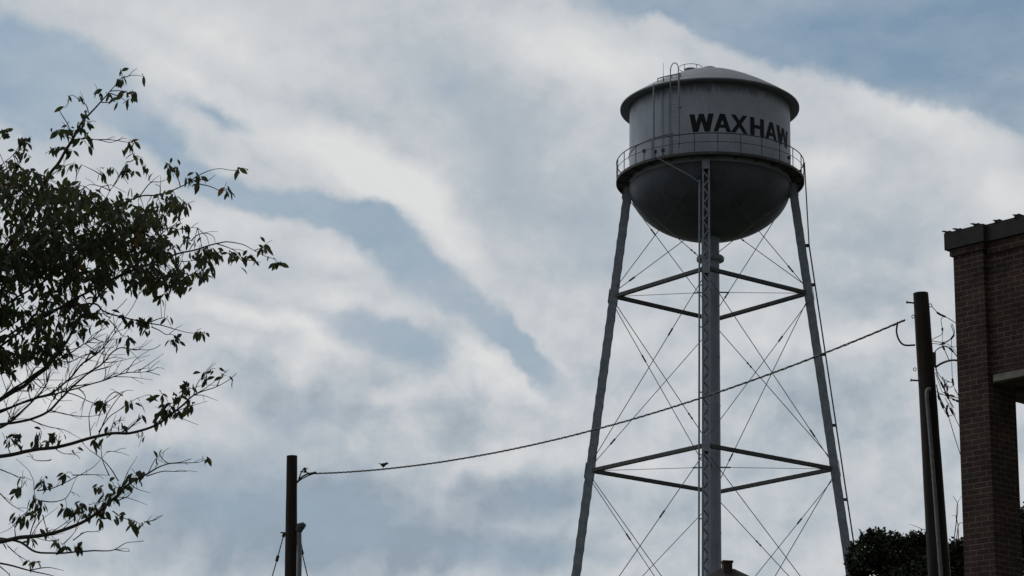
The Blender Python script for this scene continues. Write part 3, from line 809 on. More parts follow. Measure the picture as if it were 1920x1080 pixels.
# main limbs: name, radius at frame edge (px of width), pixel path, depth offset start/end, twigs
LIMBS = [
 ('A', 5.5, [(-200, 760), (-60, 560), (40, 425), (89, 334), (110, 304), (136, 260), (154, 230), (166, 216), (190, 189), (207, 171), (227, 147), (225, 131)], .2, -.3, [
   [(227, 147), (240, 143), (250, 141), (268, 143)], [(207, 171), (222, 170), (237, 173), (250, 180)], [(166, 212), (162, 198), (150, 188), (134, 178), (126, 190)],
   [(136, 260), (127, 233), (113, 210), (115, 203), (124, 201)], [(136, 262), (157, 260), (182, 262), (207, 267), (222, 262), (231, 256)], [(182, 262), (207, 262), (234, 266), (250, 268)],
   [(250, 268), (247, 282), (252, 292), (259, 298)], [(136, 262), (125, 255), (112, 248)], [(124, 284), (112, 276), (104, 280)], [(89, 334), (120, 312), (139, 306)], [(154, 230), (160, 226), (170, 234)],
   [(190, 189), (186, 178), (185, 168)], [(190, 192), (205, 192), (212, 188)], [(207, 175), (225, 182), (240, 192)]]),
 ('B', 4, [(-180, 700), (-20, 560), (90, 470), (184, 387), (207, 358), (228, 325), (237, 304)], -.4, .3, [
   [(207, 358), (197, 338), (190, 328)], [(237, 304), (247, 302), (255, 296), (258, 290)], [(237, 320), (232, 330), (240, 345)], [(207, 358), (190, 350), (170, 346), (160, 350)], [(192, 330), (180, 322), (168, 316), (153, 309)],
   [(213, 348), (222, 330), (216, 318)]]),
 ('C', 5, [(-190, 720), (-30, 600), (120, 500), (213, 395), (262, 368), (300, 365), (338, 349), (370, 331), (392, 320), (412, 316), (430, 318), (445, 319)], .4, .1, [
   [(376, 336), (390, 338), (404, 328)], [(374, 345), (395, 350), (415, 358), (428, 354)], [(262, 368), (282, 343), (300, 341), (317, 334)], [(338, 349), (334, 335), (325, 320), (320, 312)], [(300, 365), (300, 350), (290, 345)]]),
 ('D', 4.5, [(-180, 800), (0, 640), (140, 560), (250, 500), (299, 453), (301, 430), (314, 400), (322, 385)], -.5, -.2, [
   [(301, 440), (320, 425), (340, 420)], [(314, 400), (330, 395), (350, 385)], [(301, 432), (315, 428), (336, 430), (355, 427), (370, 427)]]),
 ('E', 6, [(-200, 830), (-40, 680), (90, 590), (220, 520), (311, 483), (340, 473), (370, 468), (406, 456), (430, 453), (456, 459), (477, 471), (495, 480), (512, 486)], .1, -.1, [
   [(358, 452), (368, 442), (382, 437), (395, 440), (402, 447), (403, 457)], [(406, 457), (425, 463), (440, 470), (452, 478)], [(430, 470), (450, 485), (462, 500)], [(300, 453), (320, 460), (345, 472)], [(477, 471), (484, 467), (495, 466)],
   [(455, 485), (470, 488), (490, 492)], [(340, 510), (365, 519), (385, 518), (397, 520)], [(311, 483), (340, 490), (365, 488), (400, 478)]]),
 ('F', 5, [(-200, 850), (-50, 690), (60, 600), (166, 569), (193, 584), (225, 594), (255, 601), (284, 607), (305, 612), (326, 618), (345, 622), (364, 624), (378, 622), (388, 627)], -.2, .3, [
   [(284, 613), (298, 619), (311, 627), (322, 627), (335, 634)], [(284, 603), (297, 598), (308, 596), (316, 600)], [(225, 594), (235, 602), (240, 612)], [(205, 600), (218, 615), (228, 628), (238, 632)], [(140, 600), (155, 610), (172, 612)]]),
 ('G', 9, [(-200, 860), (-60, 790), (0, 750), (45, 722), (82, 694), (118, 652), (150, 600), (200, 540), (250, 500), (300, 470)], .3, .0, [
   [(82, 694), (93, 660), (110, 630), (140, 600)], [(45, 722), (60, 700), (75, 670), (70, 640)], [(0, 750), (20, 722), (24, 700), (14, 690)], [(118, 652), (130, 662), (125, 675)]]),
 ('H', 6, [(-200, 900), (-60, 835), (0, 802), (22, 787), (59, 754), (85, 724), (93, 687), (96, 660)], -.3, -.5, [
   [(59, 754), (54, 735), (56, 715), (52, 700)], [(22, 787), (12, 765), (16, 745)]]),
 ('I', 5, [(-180, 860), (-60, 800), (0, 773), (37, 758), (93, 739), (122, 717), (159, 680), (184, 661), (200, 645), (216, 625), (237, 590), (261, 551)], .5, .3, [
   [(184, 661), (160, 665), (130, 680), (118, 684)], [(216, 625), (214, 605), (212, 590)], [(159, 680), (170, 672), (190, 655), (205, 628)], [(122, 717), (160, 700), (205, 688), (220, 678)]]),
 ('J', 4.5, [(-200, 850), (-40, 770), (40, 720), (90, 685), (124, 667), (150, 650), (175, 634), (207, 596), (237, 560)], -.1, -.3, [
   [(124, 667), (128, 690), (122, 715)], [(175, 634), (190, 640), (203, 642)], [(207, 596), (196, 590), (190, 580)]]),
 ('K', 5, [(-180, 830), (-60, 805), (0, 795), (56, 787), (93, 769), (115, 747), (137, 724), (165, 700), (193, 680), (210, 663), (228, 652), (252, 656), (276, 655), (290, 652), (301, 646)], .0, .4, [
   [(115, 747), (116, 725), (118, 708)], [(93, 769), (130, 778), (165, 781), (195, 776)], [(193, 680), (197, 665), (195, 650)], [(137, 724), (180, 718), (210, 704), (230, 672)], [(56, 787), (90, 800), (120, 806), (150, 822)]]),
 ('L', 3.5, [(-150, 800), (0, 770), (50, 752), (85, 743), (148, 728), (196, 713), (237, 698), (255, 697), (274, 697), (288, 701), (300, 704)], -.4, -.1, [
   [(274, 697), (286, 694), (296, 688)], [(196, 713), (198, 698), (196, 684)], [(148, 728), (160, 745), (150, 770)], [(196, 713), (210, 703), (222, 697)]]),
 ('M', 7, [(-220, 880), (-60, 866), (0, 856), (56, 845), (111, 837), (167, 823), (207, 813), (252, 810), (296, 795), (326, 773), (345, 757), (363, 741), (385, 732), (407, 724), (425, 715), (444, 702)], .2, -.4, [
   [(333, 765), (338, 748), (346, 732), (362, 728)], [(363, 741), (368, 725), (374, 713), (385, 702), (393, 696)], [(185, 810), (195, 795), (207, 780), (222, 770), (237, 758), (255, 748), (274, 741)], [(230, 810), (245, 800), (259, 787)],
   [(170, 817), (168, 800), (167, 780), (170, 768), (174, 754)], [(122, 735), (145, 742), (170, 754), (190, 758), (207, 760)], [(296, 795), (310, 775), (318, 762)], [(265, 808), (268, 815), (262, 820)],
   [(185, 815), (205, 770), (232, 735), (250, 732)], [(207, 813), (212, 795), (222, 788)], [(56, 845), (70, 830), (78, 815)], [(20, 852), (15, 840), (10, 828)], [(111, 837), (108, 828), (102, 820)], [(407, 724), (412, 712), (418, 704)],
   [(96, 862), (85, 864), (64, 862), (60, 852)], [(230, 742), (215, 735), (200, 748), (190, 770), (180, 800)], [(185, 780), (198, 757), (215, 745), (234, 733)], [(135, 845), (141, 853)]]),
 ('N', 8, [(-220, 1050), (-60, 1030), (0, 1017), (37, 1008), (93, 1000), (144, 985), (185, 961), (215, 932), (237, 910), (267, 895), (290, 882), (315, 869), (340, 865), (359, 860)], -.1, -.5, [
   [(315, 869), (340, 868), (370, 867), (389, 861)], [(274, 893), (304, 884), (325, 884), (348, 884)], [(222, 902), (210, 882), (196, 865), (180, 852), (167, 843), (148, 824)], [(205, 892), (193, 865), (190, 848), (189, 832)],
   [(315, 869), (306, 862), (300, 855)], [(237, 910), (225, 915), (215, 912)], [(211, 958), (225, 968), (237, 973), (252, 978), (267, 984)], [(270, 979), (290, 975), (304, 967)], [(222, 938), (240, 930), (250, 915), (252, 900)],
   [(56, 1006), (60, 990), (67, 969), (66, 955), (67, 939), (64, 920), (63, 902), (58, 890), (52, 880), (30, 860)], [(70, 920), (93, 917), (118, 907), (141, 895), (160, 885), (178, 873), (200, 848)], [(137, 891), (170, 890), (204, 891)],
   [(74, 939), (100, 941), (122, 935), (133, 922), (140, 930)], [(30, 930), (40, 915), (50, 900)], [(144, 985), (150, 970), (155, 960)], [(185, 961), (180, 945), (195, 930)], [(267, 895), (258, 893), (254, 888)],
   [(67, 939), (50, 960), (38, 970), (20, 990), (0, 1000)], [(0, 880), (25, 890), (45, 898)], [(0, 925), (20, 945), (45, 960)], [(30, 1010), (28, 990), (35, 975)], [(200, 848), (208, 846), (216, 847)], [(80, 965), (85, 985), (93, 1000)]]),
 ('O', 3.5, [(-200, 1040), (-60, 1010), (30, 1012), (67, 1034), (119, 1037), (167, 1032), (190, 1033), (215, 1030), (237, 1019), (255, 1017), (270, 1015)], .3, .1, [
   [(119, 1020), (134, 1005), (148, 987)], [(137, 1013), (159, 998), (176, 997), (193, 993)], [(15, 1024), (30, 1038), (44, 1047), (63, 1058)], [(215, 1030), (230, 1033), (243, 1034)], [(110, 1012), (90, 1014), (60, 1006)]]),
 ('Q', 4, [(-200, 1070), (-60, 1050), (0, 1056), (56, 1069), (100, 1079), (140, 1095)], -.4, -.4, [[(0, 1062), (15, 1075), (25, 1090)], [(56, 1069), (90, 1064), (120, 1070)]]),
 ('S', 5, [(-200, 640), (-120, 480), (-60, 370), (-30, 310), (-5, 270), (10, 243)], .1, .3, [[(-30, 330), (0, 345), (30, 350), (60, 362)], [(-40, 400), (-5, 320), (25, 290), (42, 262)], [(25, 290), (45, 275), (52, 262)], [(-60, 420), (0, 370), (40, 340), (60, 322)]]),
 ('U', 5, [(-200, 740), (-90, 580), (0, 470), (80, 410), (150, 380), (190, 350)], -.6, -.5, [[(0, 470), (40, 470), (90, 440)], [(80, 410), (60, 380), (55, 350)]]),
 ('V', 5, [(-200, 780), (-80, 640), (20, 530), (130, 470), (230, 430), (290, 410)], .7, .6, [[(130, 470), (180, 480), (250, 470)], [(20, 530), (60, 500), (100, 440)]]),
 ('X', 5, [(-200, 810), (-80, 690), (20, 610), (100, 560), (180, 520), (260, 500)], .8, .7, [[(20, 610), (50, 640), (80, 660)], [(100, 560), (110, 600), (100, 640)]]),
]
for (nm, wpx, path, d0, d1, twigs) in LIMBS:
    n = len(path)
    pts = [W3(x, y, d0 + (d1 - d0) * i / (n - 1)) for i, (x, y) in enumerate(path)]
    first = pts[0]
    tz = max(1.6, first.z - .9)
    pts = [trunk_at(tz), ] + pts
    cp = catmull(pts, 5)
    r0 = wpx * .5 / FPX * YT
    nn = len(cp)
    if nm in 'BCDEFUVX': r0 *= .58
    if nm in 'GHIJKLMN': r0 *= .78
    rr = [max(.0035, (r0 * 1.7) * (1 - i / (nn - 1)) ** .85 * (1 if i > 0 else 1.3)) for i in range(nn)]
    rr = [min(q, r0 * 1.9) for q in rr]
    b = MB(); b.tube([q + Vector((mnoise.noise(q * 5), mnoise.noise(q * 5 + Vector((7, 0, 0))), mnoise.noise(q * 5 + Vector((0, 9, 0))))) * .015 for q in cp], rr, 7)
    for tw in twigs:
        # depth of the limb near the twig root
        k = min(range(n), key=lambda i: (path[i][0] - tw[0][0]) ** 2 + (path[i][1] - tw[0][1]) ** 2)
        dd = d0 + (d1 - d0) * k / (n - 1)
        sl_ = rnd.uniform(-.25, .25)
        q = catmull([W3(x, y, dd + sl_ * i / len(tw)) for i, (x, y) in enumerate(tw)], 4)
        m_ = len(q); b.tube(q, [.0068 * (1 - .68 * i / (m_ - 1)) for i in range(m_)], 5)
        for i, p in enumerate(q[::2]): samples.append(p)
        # a few fine side shoots
        for _ in range(2 if nm in 'GHIJKLMNO' else 1):
            i = rnd.randrange(1, m_ - 1); d = (q[i] - q[i - 1]).normalized()
            e = d * rnd.uniform(.05, .16) + Vector((rnd.uniform(-.06, .06), rnd.uniform(-.06, .06), rnd.uniform(-.05, .11)))
            b.tube([q[i], q[i] + e * .55 + Vector((0, 0, .01)), q[i] + e], [.0035, .003, .0022], 4)
    if nm in 'GHIJKLMN':          # bare shoots off the limb itself
        for _ in range(11):
            i = rnd.randrange(int(nn * .30), int(nn * .8)); d = (cp[i + 1] - cp[i]).normalized()
            L1 = rnd.uniform(.15, .42); e = (d + Vector((rnd.uniform(-.5, .5), rnd.uniform(-.5, .5), rnd.choice((-1, 1, 1)) * rnd.uniform(.25, .9)))).normalized() * L1
            m1 = cp[i] + e * .5 + Vector((0, 0, rnd.uniform(-.05, .05)))
            q = catmull([cp[i], m1, cp[i] + e + Vector((.05, 0, rnd.uniform(-.04, .06)))], 4)
            b.tube(q, [.0055 * (1 - .65 * j / (len(q) - 1)) for j in range(len(q))], 5)
            k2 = len(q) // 2; e2 = Vector((rnd.uniform(-.1, .15), rnd.uniform(-.1, .1), rnd.uniform(-.1, .12)))
            b.tube([q[k2], q[k2] + e2], [.003, .002], 4)
    for i in range(int(nn * .3), nn, 1): samples.append(cp[i])
    b.build('branch', BARK, tree, smooth=True)

FR = """226,135,2 222,152,3 232,148,2 266,143,1 186,172,3 198,178,2 237,176,3 250,178,4 243,188,4 212,186,3 128,185,2 152,184,2 123,202,1 158,220,3 165,232,3 152,238,4 130,232,1 108,248,5 120,245,4 132,247,4 105,280,3 125,278,4 135,285,3 150,265,4 167,262,5 165,275,2 245,268,4 240,275,2 252,290,2 259,298,2 139,310,3 118,315,3 5,248,4 15,255,4 40,262,5 50,270,5 30,285,5 45,290,4 35,310,6 60,322,4 10,325,4 190,325,4 205,320,3 235,318,8 245,325,5 272,318,4 275,325,2 315,315,5 322,325,4 330,315,4 355,335,5 370,332,6 372,345,4 448,322,3 420,356,3 430,358,3 427,365,1
330,430,6 345,428,4 350,450,4 365,458,4 385,470,6 400,475,6 410,480,6 430,478,6 445,484,5 465,485,5 490,468,6 500,465,5 480,493,2 515,490,3 520,495,3 462,503,2 385,522,2 340,525,4 350,535,4 330,545,5 300,560,4 312,555,3
180,590,4 190,600,4 230,592,3 245,605,5 262,600,6 272,608,6 280,600,5 270,620,3 315,597,2 326,637,5 330,642,3 370,622,3 383,628,2 226,633,2 240,635,3 235,650,1 160,620,4 172,612,2 160,662,1 125,665,2
30,815,4 15,830,4 35,835,3 77,812,4 72,828,4 103,818,5 115,822,2 90,830,3 186,760,6 196,755,4 245,757,4 262,755,1 210,803,2 225,798,3 200,825,2 178,830,3 145,835,2 268,783,3 290,750,3 305,742,3 305,770,5 315,775,6 322,760,5 300,788,4 335,778,3 350,768,4 358,765,3 328,750,3 352,722,5 358,732,5 345,735,3 335,748,3 382,703,3 395,698,2 405,695,2 383,715,3 420,707,2 433,712,2 257,815,2 265,818,2
45,897,2 82,900,5 88,910,4 30,920,3 40,925,3 65,940,6 78,950,5 35,970,4 48,975,5 65,965,4 55,1010,4 75,995,3 92,998,2 127,889,3 180,915,3 190,920,2 205,905,2 255,892,5 262,888,3 300,858,2 297,863,2 388,861,2 380,858,1 240,905,4 225,912,3 205,930,5 215,935,4 195,940,4 125,955,5 135,960,5 150,955,6 160,965,6 170,950,4 178,965,4 190,975,4 150,945,3 218,970,2 228,970,4 250,985,4 265,985,4 195,960,4
110,1020,5 118,1030,3 140,1025,5 148,1030,3 55,1056,2 67,1057,3 5,1022,2 60,720,3 20,700,3 110,730,3"""
lf = MB(); tm = MB()
def nearest(p, k=1):
    return min(samples, key=lambda q: (q - p).length_squared)
def px_of(p):
    return projpx(p + tree.location)
# nearest branch sample in the picture plane decides how deep a fringe cluster sits
spx = [(projpx(q + tree.location), q) for q in samples]
def near_px(x, y):
    return min(spx, key=lambda s_: (s_[0][0] - x) ** 2 + (s_[0][1] - y) ** 2)[1]
for t in FR.split():
    x, y, nl = [int(q) for q in t.split(',')]
    q = near_px(x, y); dy = q.y + rnd.uniform(-.08, .08)
    p = W3(x, y - 3, dy)
    tm.tube(catmull([q, q.lerp(p, .5) + Vector((0, 0, .02)), p], 3), [.0035] * 4 + [.0028] * 3, 4)
    cluster(lf, p, nl + (2 if nl > 2 else 0), .024, (.06, .125), 1.0)
POLY = [(-260, 330), (-150, 260), (-60, 300), (0, 315), (20, 318), (60, 338), (85, 328), (110, 346), (150, 352), (165, 358), (190, 378), (215, 368), (240, 348), (265, 358), (300, 366), (320, 358), (352, 352), (365, 366), (350, 388),
        (325, 402), (298, 412), (285, 432), (300, 446), (328, 440), (340, 456), (345, 470), (380, 478), (415, 478), (420, 488), (400, 498), (388, 510), (350, 526), (330, 548), (308, 560), (280, 540), (255, 540), (205, 556), (175, 566), (155, 596),
        (140, 630), (118, 660), (88, 682), (50, 672), (20, 682), (-40, 700), (-150, 720), (-260, 640)]
def inside(x, y):
    c = False; n = len(POLY); j = n - 1
    for i in range(n):
        xi, yi = POLY[i]; xj, yj = POLY[j]
        if (yi > y) != (yj > y) and x < (xj - xi) * (y - yi) / (yj - yi) + xi: c = not c
        j = i
    return c
cnt = 0
while cnt < 1330:
    x = rnd.uniform(-260, 425); y = rnd.uniform(260, 720)
    if not inside(x, y): continue
    dens = (.74 if x < 300 and y > 380 else .52) + 1.5 * mnoise.noise(Vector((x / 42, y / 34, 3.3)))
    if rnd.random() > dens: continue
    cnt += 1
    q = near_px(x, y); p = W3(x, y - 4, q.y * .5 + rnd.uniform(-.8, .8))
    qq = nearest(p)
    if (qq - p).length < 1.1:
        mid = qq.lerp(p, .5) + Vector((rnd.uniform(-.04, .04), rnd.uniform(-.04, .04), rnd.uniform(0, .06)))
        tm.tube([qq, mid, p], [.005, .004, .003], 4)
    cluster(lf, p, rnd.randint(4, 8), .060, (.075, .13), .95)
lf.build('foliage', LEAF, tree)
tm.build('twigs', BARK, tree)

# ------------------------------------------------------------------ far trees
def far_tree(label, x, Y, ztop, w, seed, bare=(), tops=()):
    r2 = random.Random(seed)
    t = thing('broadleaf_tree', label, 'tree', (x, Y, 0), 0, 'far trees behind the brick corner')
    b = MB(); tp_ = catmull([Vector((0, 0, -.1)), Vector((.1, 0, ztop * .25)), Vector((-.1, .1, ztop * .5)), Vector((.1, 0, ztop * .85))], 5)
    b.tube(tp_, [.38 * (1 - .85 * i / (len(tp_) - 1)) for i in range(len(tp_))], 12)
    b.build('trunk', BARK, t, smooth=True)
    lobes = []
    for i in range(34):
        a = r2.uniform(0, 2 * PI); rr = w * math.sqrt(r2.random()) * .8
        hh = ztop * (.36 + .56 * r2.random()) 
        top_lim = ztop - 1.5
        lobes.append((Vector((math.cos(a) * rr, math.sin(a) * rr, min(hh, top_lim))), r2.uniform(.75, 1.3)))
    for (px, py, rad) in tops:
        q = P(px, py, Y) - t.location
        lobes.append((Vector((q.x, r2.uniform(-.5, .5), q.z - rad * .75)), rad))
        lobes.append((Vector((q.x + r2.uniform(-.15, .15), r2.uniform(-.5, .5), q.z - rad * 2.2 - .12)), rad * 1.35))
    br = MB(); fo = MB()
    for c, rad in lobes:
        s0 = min(tp_, key=lambda q: (q - c).length + max(0, q.z - c.z) * 2)
        br.tube(catmull([s0, s0.lerp(c, .5) + Vector((0, 0, .3)), c], 4), [.09, .085, .08, .07, .06, .05, .04, .03, .02], 6)
        for k in range(int(2300 * rad ** 1.5)):
            d = Vector((r2.gauss(0, 1), r2.gauss(0, 1), r2.gauss(0, 1))).normalized()
            p = c + d * rad * (r2.random() ** .4) * (1 + .35 * mnoise.noise(d * 2.2 + c))
            dd = Vector((r2.uniform(-1, 1), r2.uniform(-1, 1), r2.uniform(-1, .4))).normalized()
            sd = dd.orthogonal().normalized(); l = r2.uniform(.08, .17)
            ax2 = dd.cross(sd); an_ = r2.uniform(0, PI); sd = sd * math.cos(an_) + ax2 * math.sin(an_)
            bi = len(fo.v); m = 1 if r2.random() < .35 else 0
            fo.v += [p, p + dd * l * .5 + sd * l * .28, p + dd * l, p + dd * l * .5 - sd * l * .28]
            fo.face((bi, bi + 1, bi + 2, bi + 3), m)
    for pts in bare:
        q = [P(px, py, Y + dy) - t.location for px, py, dy in pts]
        q = catmull([Vector((q[0].x - .1, q[0].y, q[0].z - .7))] + q, 4)
        br.tube(q, [.014 * (1 - .7 * i / (len(q) - 1)) for i in range(len(q))], 5)
    br.build('limbs', BARK, t); fo.build('crown', FARLEAF, t)
    return t
p = P(1722, 996, 62)
far_tree('dark round crowned tree low between the tower leg and the brick corner', p.x, 62, p.z + .12, 1.50, 5,
    bare=([(1797, 1010, 0), (1796, 985, 0), (1793, 965, 0), (1795, 945, 0), (1803, 930, 0)], [(1793, 972, 0), (1785, 966, 0)], [(1797, 985, 0), (1806, 980, 0), (1811, 970, 0)],
          [(1740, 1000, 0), (1728, 992, 0), (1715, 986, 0), (1704, 983, 0)], [(1796, 950, 0), (1790, 935, 0), (1787, 930, 0)]),
    tops=[(1611, 1013, .26), (1629, 998, .30), (1648, 991, .30), (1678, 997, .36), (1698, 1006, .3), (1718, 996, .34), (1738, 998, .32), (1760, 1000, .3), (1786, 1018, .28), (1806, 1012, .26), (1600, 1040, .2), (1662, 1010, .3), (1830, 1020, .4)])
p = P(1970, 925, 60)
far_tree('dark tree seen through the opening of the brick porch', p.x, 60, p.z, 1.2, 9, tops=[(1922, 955, .32), (1945, 940, .5), (1975, 930, .5), (2010, 945, .5), (1912, 985, .25)])

# ------------------------------------------------------------------ sky and light
SUN_AZ, SUN_EL = math.radians(-38), math.radians(52)     # azimuth from +Y, positive to the right
world = bpy.data.worlds.new("World"); scene.world = world; world.use_nodes = True
nt = world.node_tree; N = nt.nodes; L = nt.links
bg = N['Background']; bg.inputs['Strength'].default_value = .1
sky = N.new('ShaderNodeTexSky'); sky.sky_type = 'NISHITA'; sky.sun_disc = False
sky.sun_elevation = SUN_EL; sky.sun_rotation = SUN_AZ
sky.air_density = 1.0; sky.dust_density = 1.2; sky.ozone_density = 1.5
tc = N.new('ShaderNodeTexCoord'); D = tc.outputs['Generated']
sp3 = N.new('ShaderNodeSeparateXYZ'); L.new(D, sp3.inputs[0])
def mth(op, *a):
    n = N.new('ShaderNodeMath'); n.operation = op
    for i, q in enumerate(a):
        if isinstance(q, (int, float)): n.inputs[i].default_value = q
        else: L.new(q, n.inputs[i])
    return n.outputs[0]
azn = mth('ARCTAN2', sp3.outputs[0], sp3.outputs[1]); eln = mth('ARCSINE', sp3.outputs[2])
cb = N.new('ShaderNodeCombineXYZ'); L.new(azn, cb.inputs[0]); L.new(eln, cb.inputs[1])
def nz(scale, detail=6, rough=.55, rot=0, sc=(1, 1, 1), off=(0, 0, 0), src=None):
    mp = N.new('ShaderNodeMapping'); mp.inputs['Rotation'].default_value = (0, 0, math.radians(rot)); mp.inputs['Scale'].default_value = sc; mp.inputs['Location'].default_value = off
    L.new(src or cb.outputs[0], mp.inputs[0])
    n = N.new('ShaderNodeTexNoise'); n.inputs['Scale'].default_value = scale; n.inputs['Detail'].default_value = detail; n.inputs['Roughness'].default_value = rough
    L.new(mp.outputs[0], n.inputs['Vector']); return n
w1 = nz(11, 4, .5, off=(3, 1, 0)); w2 = nz(38, 6, .6, off=(7, 2, 5))
def warp(src, n, amp):
    v = N.new('ShaderNodeVectorMath'); v.operation = 'SUBTRACT'; v.inputs[1].default_value = (.5, .5, .5); L.new(n.outputs[1], v.inputs[0])
    v2 = N.new('ShaderNodeVectorMath'); v2.operation = 'MULTIPLY_ADD'; v2.inputs[1].default_value = (amp, amp, 0)
    L.new(v.outputs[0], v2.inputs[0]); L.new(src, v2.inputs[2]); return v2.outputs[0]
wc = warp(warp(cb.outputs[0], w1, .020), w2, .016)
def blobs(lst, start=0.0):
    """soft elliptical patches of the sky, each at its own azimuth and elevation"""
    acc = None
    for (px, py, rx, ry, rot, amp) in lst:
        a, e = azel(px, py)
        mp = N.new('ShaderNodeMapping'); mp.vector_type = 'TEXTURE'
        mp.inputs['Location'].default_value = (a, e, 0)
        mp.inputs['Rotation'].default_value = (0, 0, math.radians(-rot))
        mp.inputs['Scale'].default_value = (rx / FPX * 1.25 / math.cos(e), ry / FPX * 1.25, 1)
        L.new(wc, mp.inputs[0])
        gr = N.new('ShaderNodeTexGradient'); gr.gradient_type = 'SPHERICAL'; L.new(mp.outputs[0], gr.inputs[0])
        acc = mth('MULTIPLY_ADD', gr.outputs['Fac'], amp * 1.6, acc if acc is not None else start)
    return acc
# openings in the cloud sheet (blue) ; negative = cloud standing in front of the blue
BLUE = [(0, 120, 240, 110, 18, 1.0), (130, 105, 130, 45, 18, .7), (60, 250, 90, 80, 0, .35), (400, 208, 110, 26, 8, .55), (320, 285, 120, 48, 38, .9), (250, 215, 90, 40, 20, .5),
        (420, 350, 90, 30, 20, .6), (560, 385, 160, 34, 8, .9), (660, 410, 110, 40, 18, .7), (760, 490, 120, 58, 48, 1.0), (700, 460, 80, 40, 20, .4), (890, 585, 130, 44, 40, 1.0), (1000, 685, 80, 30, 50, .95), (960, 640, 60, 25, 45, .5),
        (760, 650, 140, 55, 10, .75), (700, 620, 130, 34, 5, .45), (560, 585, 110, 22, 3, .25), (700, 560, 80, 20, 0, .25),
        (1180, 0, 150, 40, 0, .75), (1300, 40, 120, 50, 20, .6), (1560, 30, 330, 100, 12, 1.15), (1850, 60, 260, 150, 15, 1.3), (1900, 215, 80, 45, 30, .9), (1720, 130, 180, 60, 12, .8), (1430, 80, 120, 45, 15, .6),
        (1838, 130, 40, 20, 0, -.9), (1250, 75, 60, 30, 20, -.3), (980, 20, 80, 60, 20, -.3),
        (430, 930, 300, 130, 0, .5), (700, 1010, 260, 100, 0, .4), (1010, 930, 130, 70, 0, .45), (1010, 1060, 160, 50, 0, .45), (850, 200, 190, 70, 30, .25), (1100, 430, 140, 110, 0, .25), (930, 340, 120, 80, 30, .2), (560, 790, 130, 60, 0, .3)]
# light (+) and shade (-) inside the cloud itself
TONE = [(400, 60, 260, 60, 15, .35), (330, 130, 130, 40, 20, .35), (1120, 110, 200, 60, 20, .5), (950, 100, 150, 60, 20, .2), (620, 290, 220, 50, 24, .5), (760, 370, 160, 50, 30, .45), (860, 470, 120, 40, 45, .35),
        (1540, 300, 70, 40, 0, .4), (1720, 200, 160, 60, 25, .45), (1860, 330, 120, 60, 20, .3), (1890, 380, 60, 50, 0, .35), (480, 590, 150, 22, 5, .5), (600, 640, 90, 28, 35, .4), (640, 480, 100, 30, 0, .3), (640, 560, 130, 26, 5, .3), (400, 420, 120, 30, 0, .2),
        (880, 680, 60, 40, -20, .55), (960, 710, 110, 40, 10, .4), (760, 740, 90, 28, -10, .35), (560, 680, 40, 50, 20, .25), (430, 640, 60, 25, 0, .25), (380, 830, 140, 40, 0, .4), (60, 720, 180, 90, 0, .35), (980, 860, 160, 30, 0, .3),
        (880, 180, 180, 110, 20, -.25), (930, 330, 110, 110, 30, -.2), (620, 210, 120, 30, 20, -.15), (1080, 420, 160, 110, 0, -.25), (1240, 500, 130, 80, 0, -.2), (500, 720, 110, 70, 30, -.4), (640, 690, 70, 50, 10, -.25), (820, 770, 70, 40, 30, -.4), (860, 830, 60, 40, 0, -.3), (680, 790, 110, 40, 10, -.25),
        (450, 960, 340, 140, 0, -.6), (760, 1000, 300, 120, 0, -.48), (1000, 920, 150, 60, 0, -.55), (1020, 1050, 150, 50, 0, -.5), (1560, 760, 170, 90, 10, -.4), (1640, 430, 130, 70, 0, -.3), (1600, 560, 120, 60, 20, -.3), (1440, 900, 170, 90, 0, -.15), (1250, 970, 150, 80, 0, -.1), (1620, 880, 130, 60, 0, .1), (1430, 640, 150, 40, -10, .2), (1180, 640, 120, 60, 0, .15), (1600, 640, 90, 30, -15, .3)]
fb1 = nz(16, 9, .58, rot=28, sc=(1, 1.9, 1), off=(1.3, 4.1, 2)); fb2 = nz(30, 9, .6, off=(5, 5, 5)); fb4 = nz(75, 9, .62, rot=20, sc=(1, 1.35, 1), off=(2, 8, 1))
bsum = blobs(BLUE)
bsum = mth('MULTIPLY_ADD', mth('SUBTRACT', fb1.outputs[0], .5), 1.1, bsum)
bsum = mth('MULTIPLY_ADD', mth('SUBTRACT', fb2.outputs[0], .5), .6, bsum)
bsum = mth('MULTIPLY_ADD', mth('SUBTRACT', fb4.outputs[0], .5), .75, bsum)
# away from the photographed part of the sky the sheet is opened by broad noise only
rm = nz(27, 7, .52, off=(9, 3, 4), src=wc)
bsum = mth('MULTIPLY_ADD', mth('SUBTRACT', rm.outputs[0], .5), -.8, bsum)
bm = N.new('ShaderNodeMapRange'); bm.interpolation_type = 'SMOOTHSTEP'; bm.inputs['From Min'].default_value = .10; bm.inputs['From Max'].default_value = 1.12
L.new(bsum, bm.inputs['Value'])
tsum = blobs(TONE, .5)
tsum = mth('MULTIPLY_ADD', mth('SUBTRACT', fb2.outputs[0], .5), .6, tsum)
fb5 = nz(4.2, 3, .5, off=(4, 4, 7))
tsum = mth('MULTIPLY_ADD', mth('SUBTRACT', fb5.outputs[0], .5), .35, tsum)
tsum = mth('MULTIPLY_ADD', mth('SUBTRACT', fb4.outputs[0], .5), .5, tsum)
tsum = mth('MULTIPLY_ADD', mth('SUBTRACT', fb1.outputs[0], .5), .5, tsum)
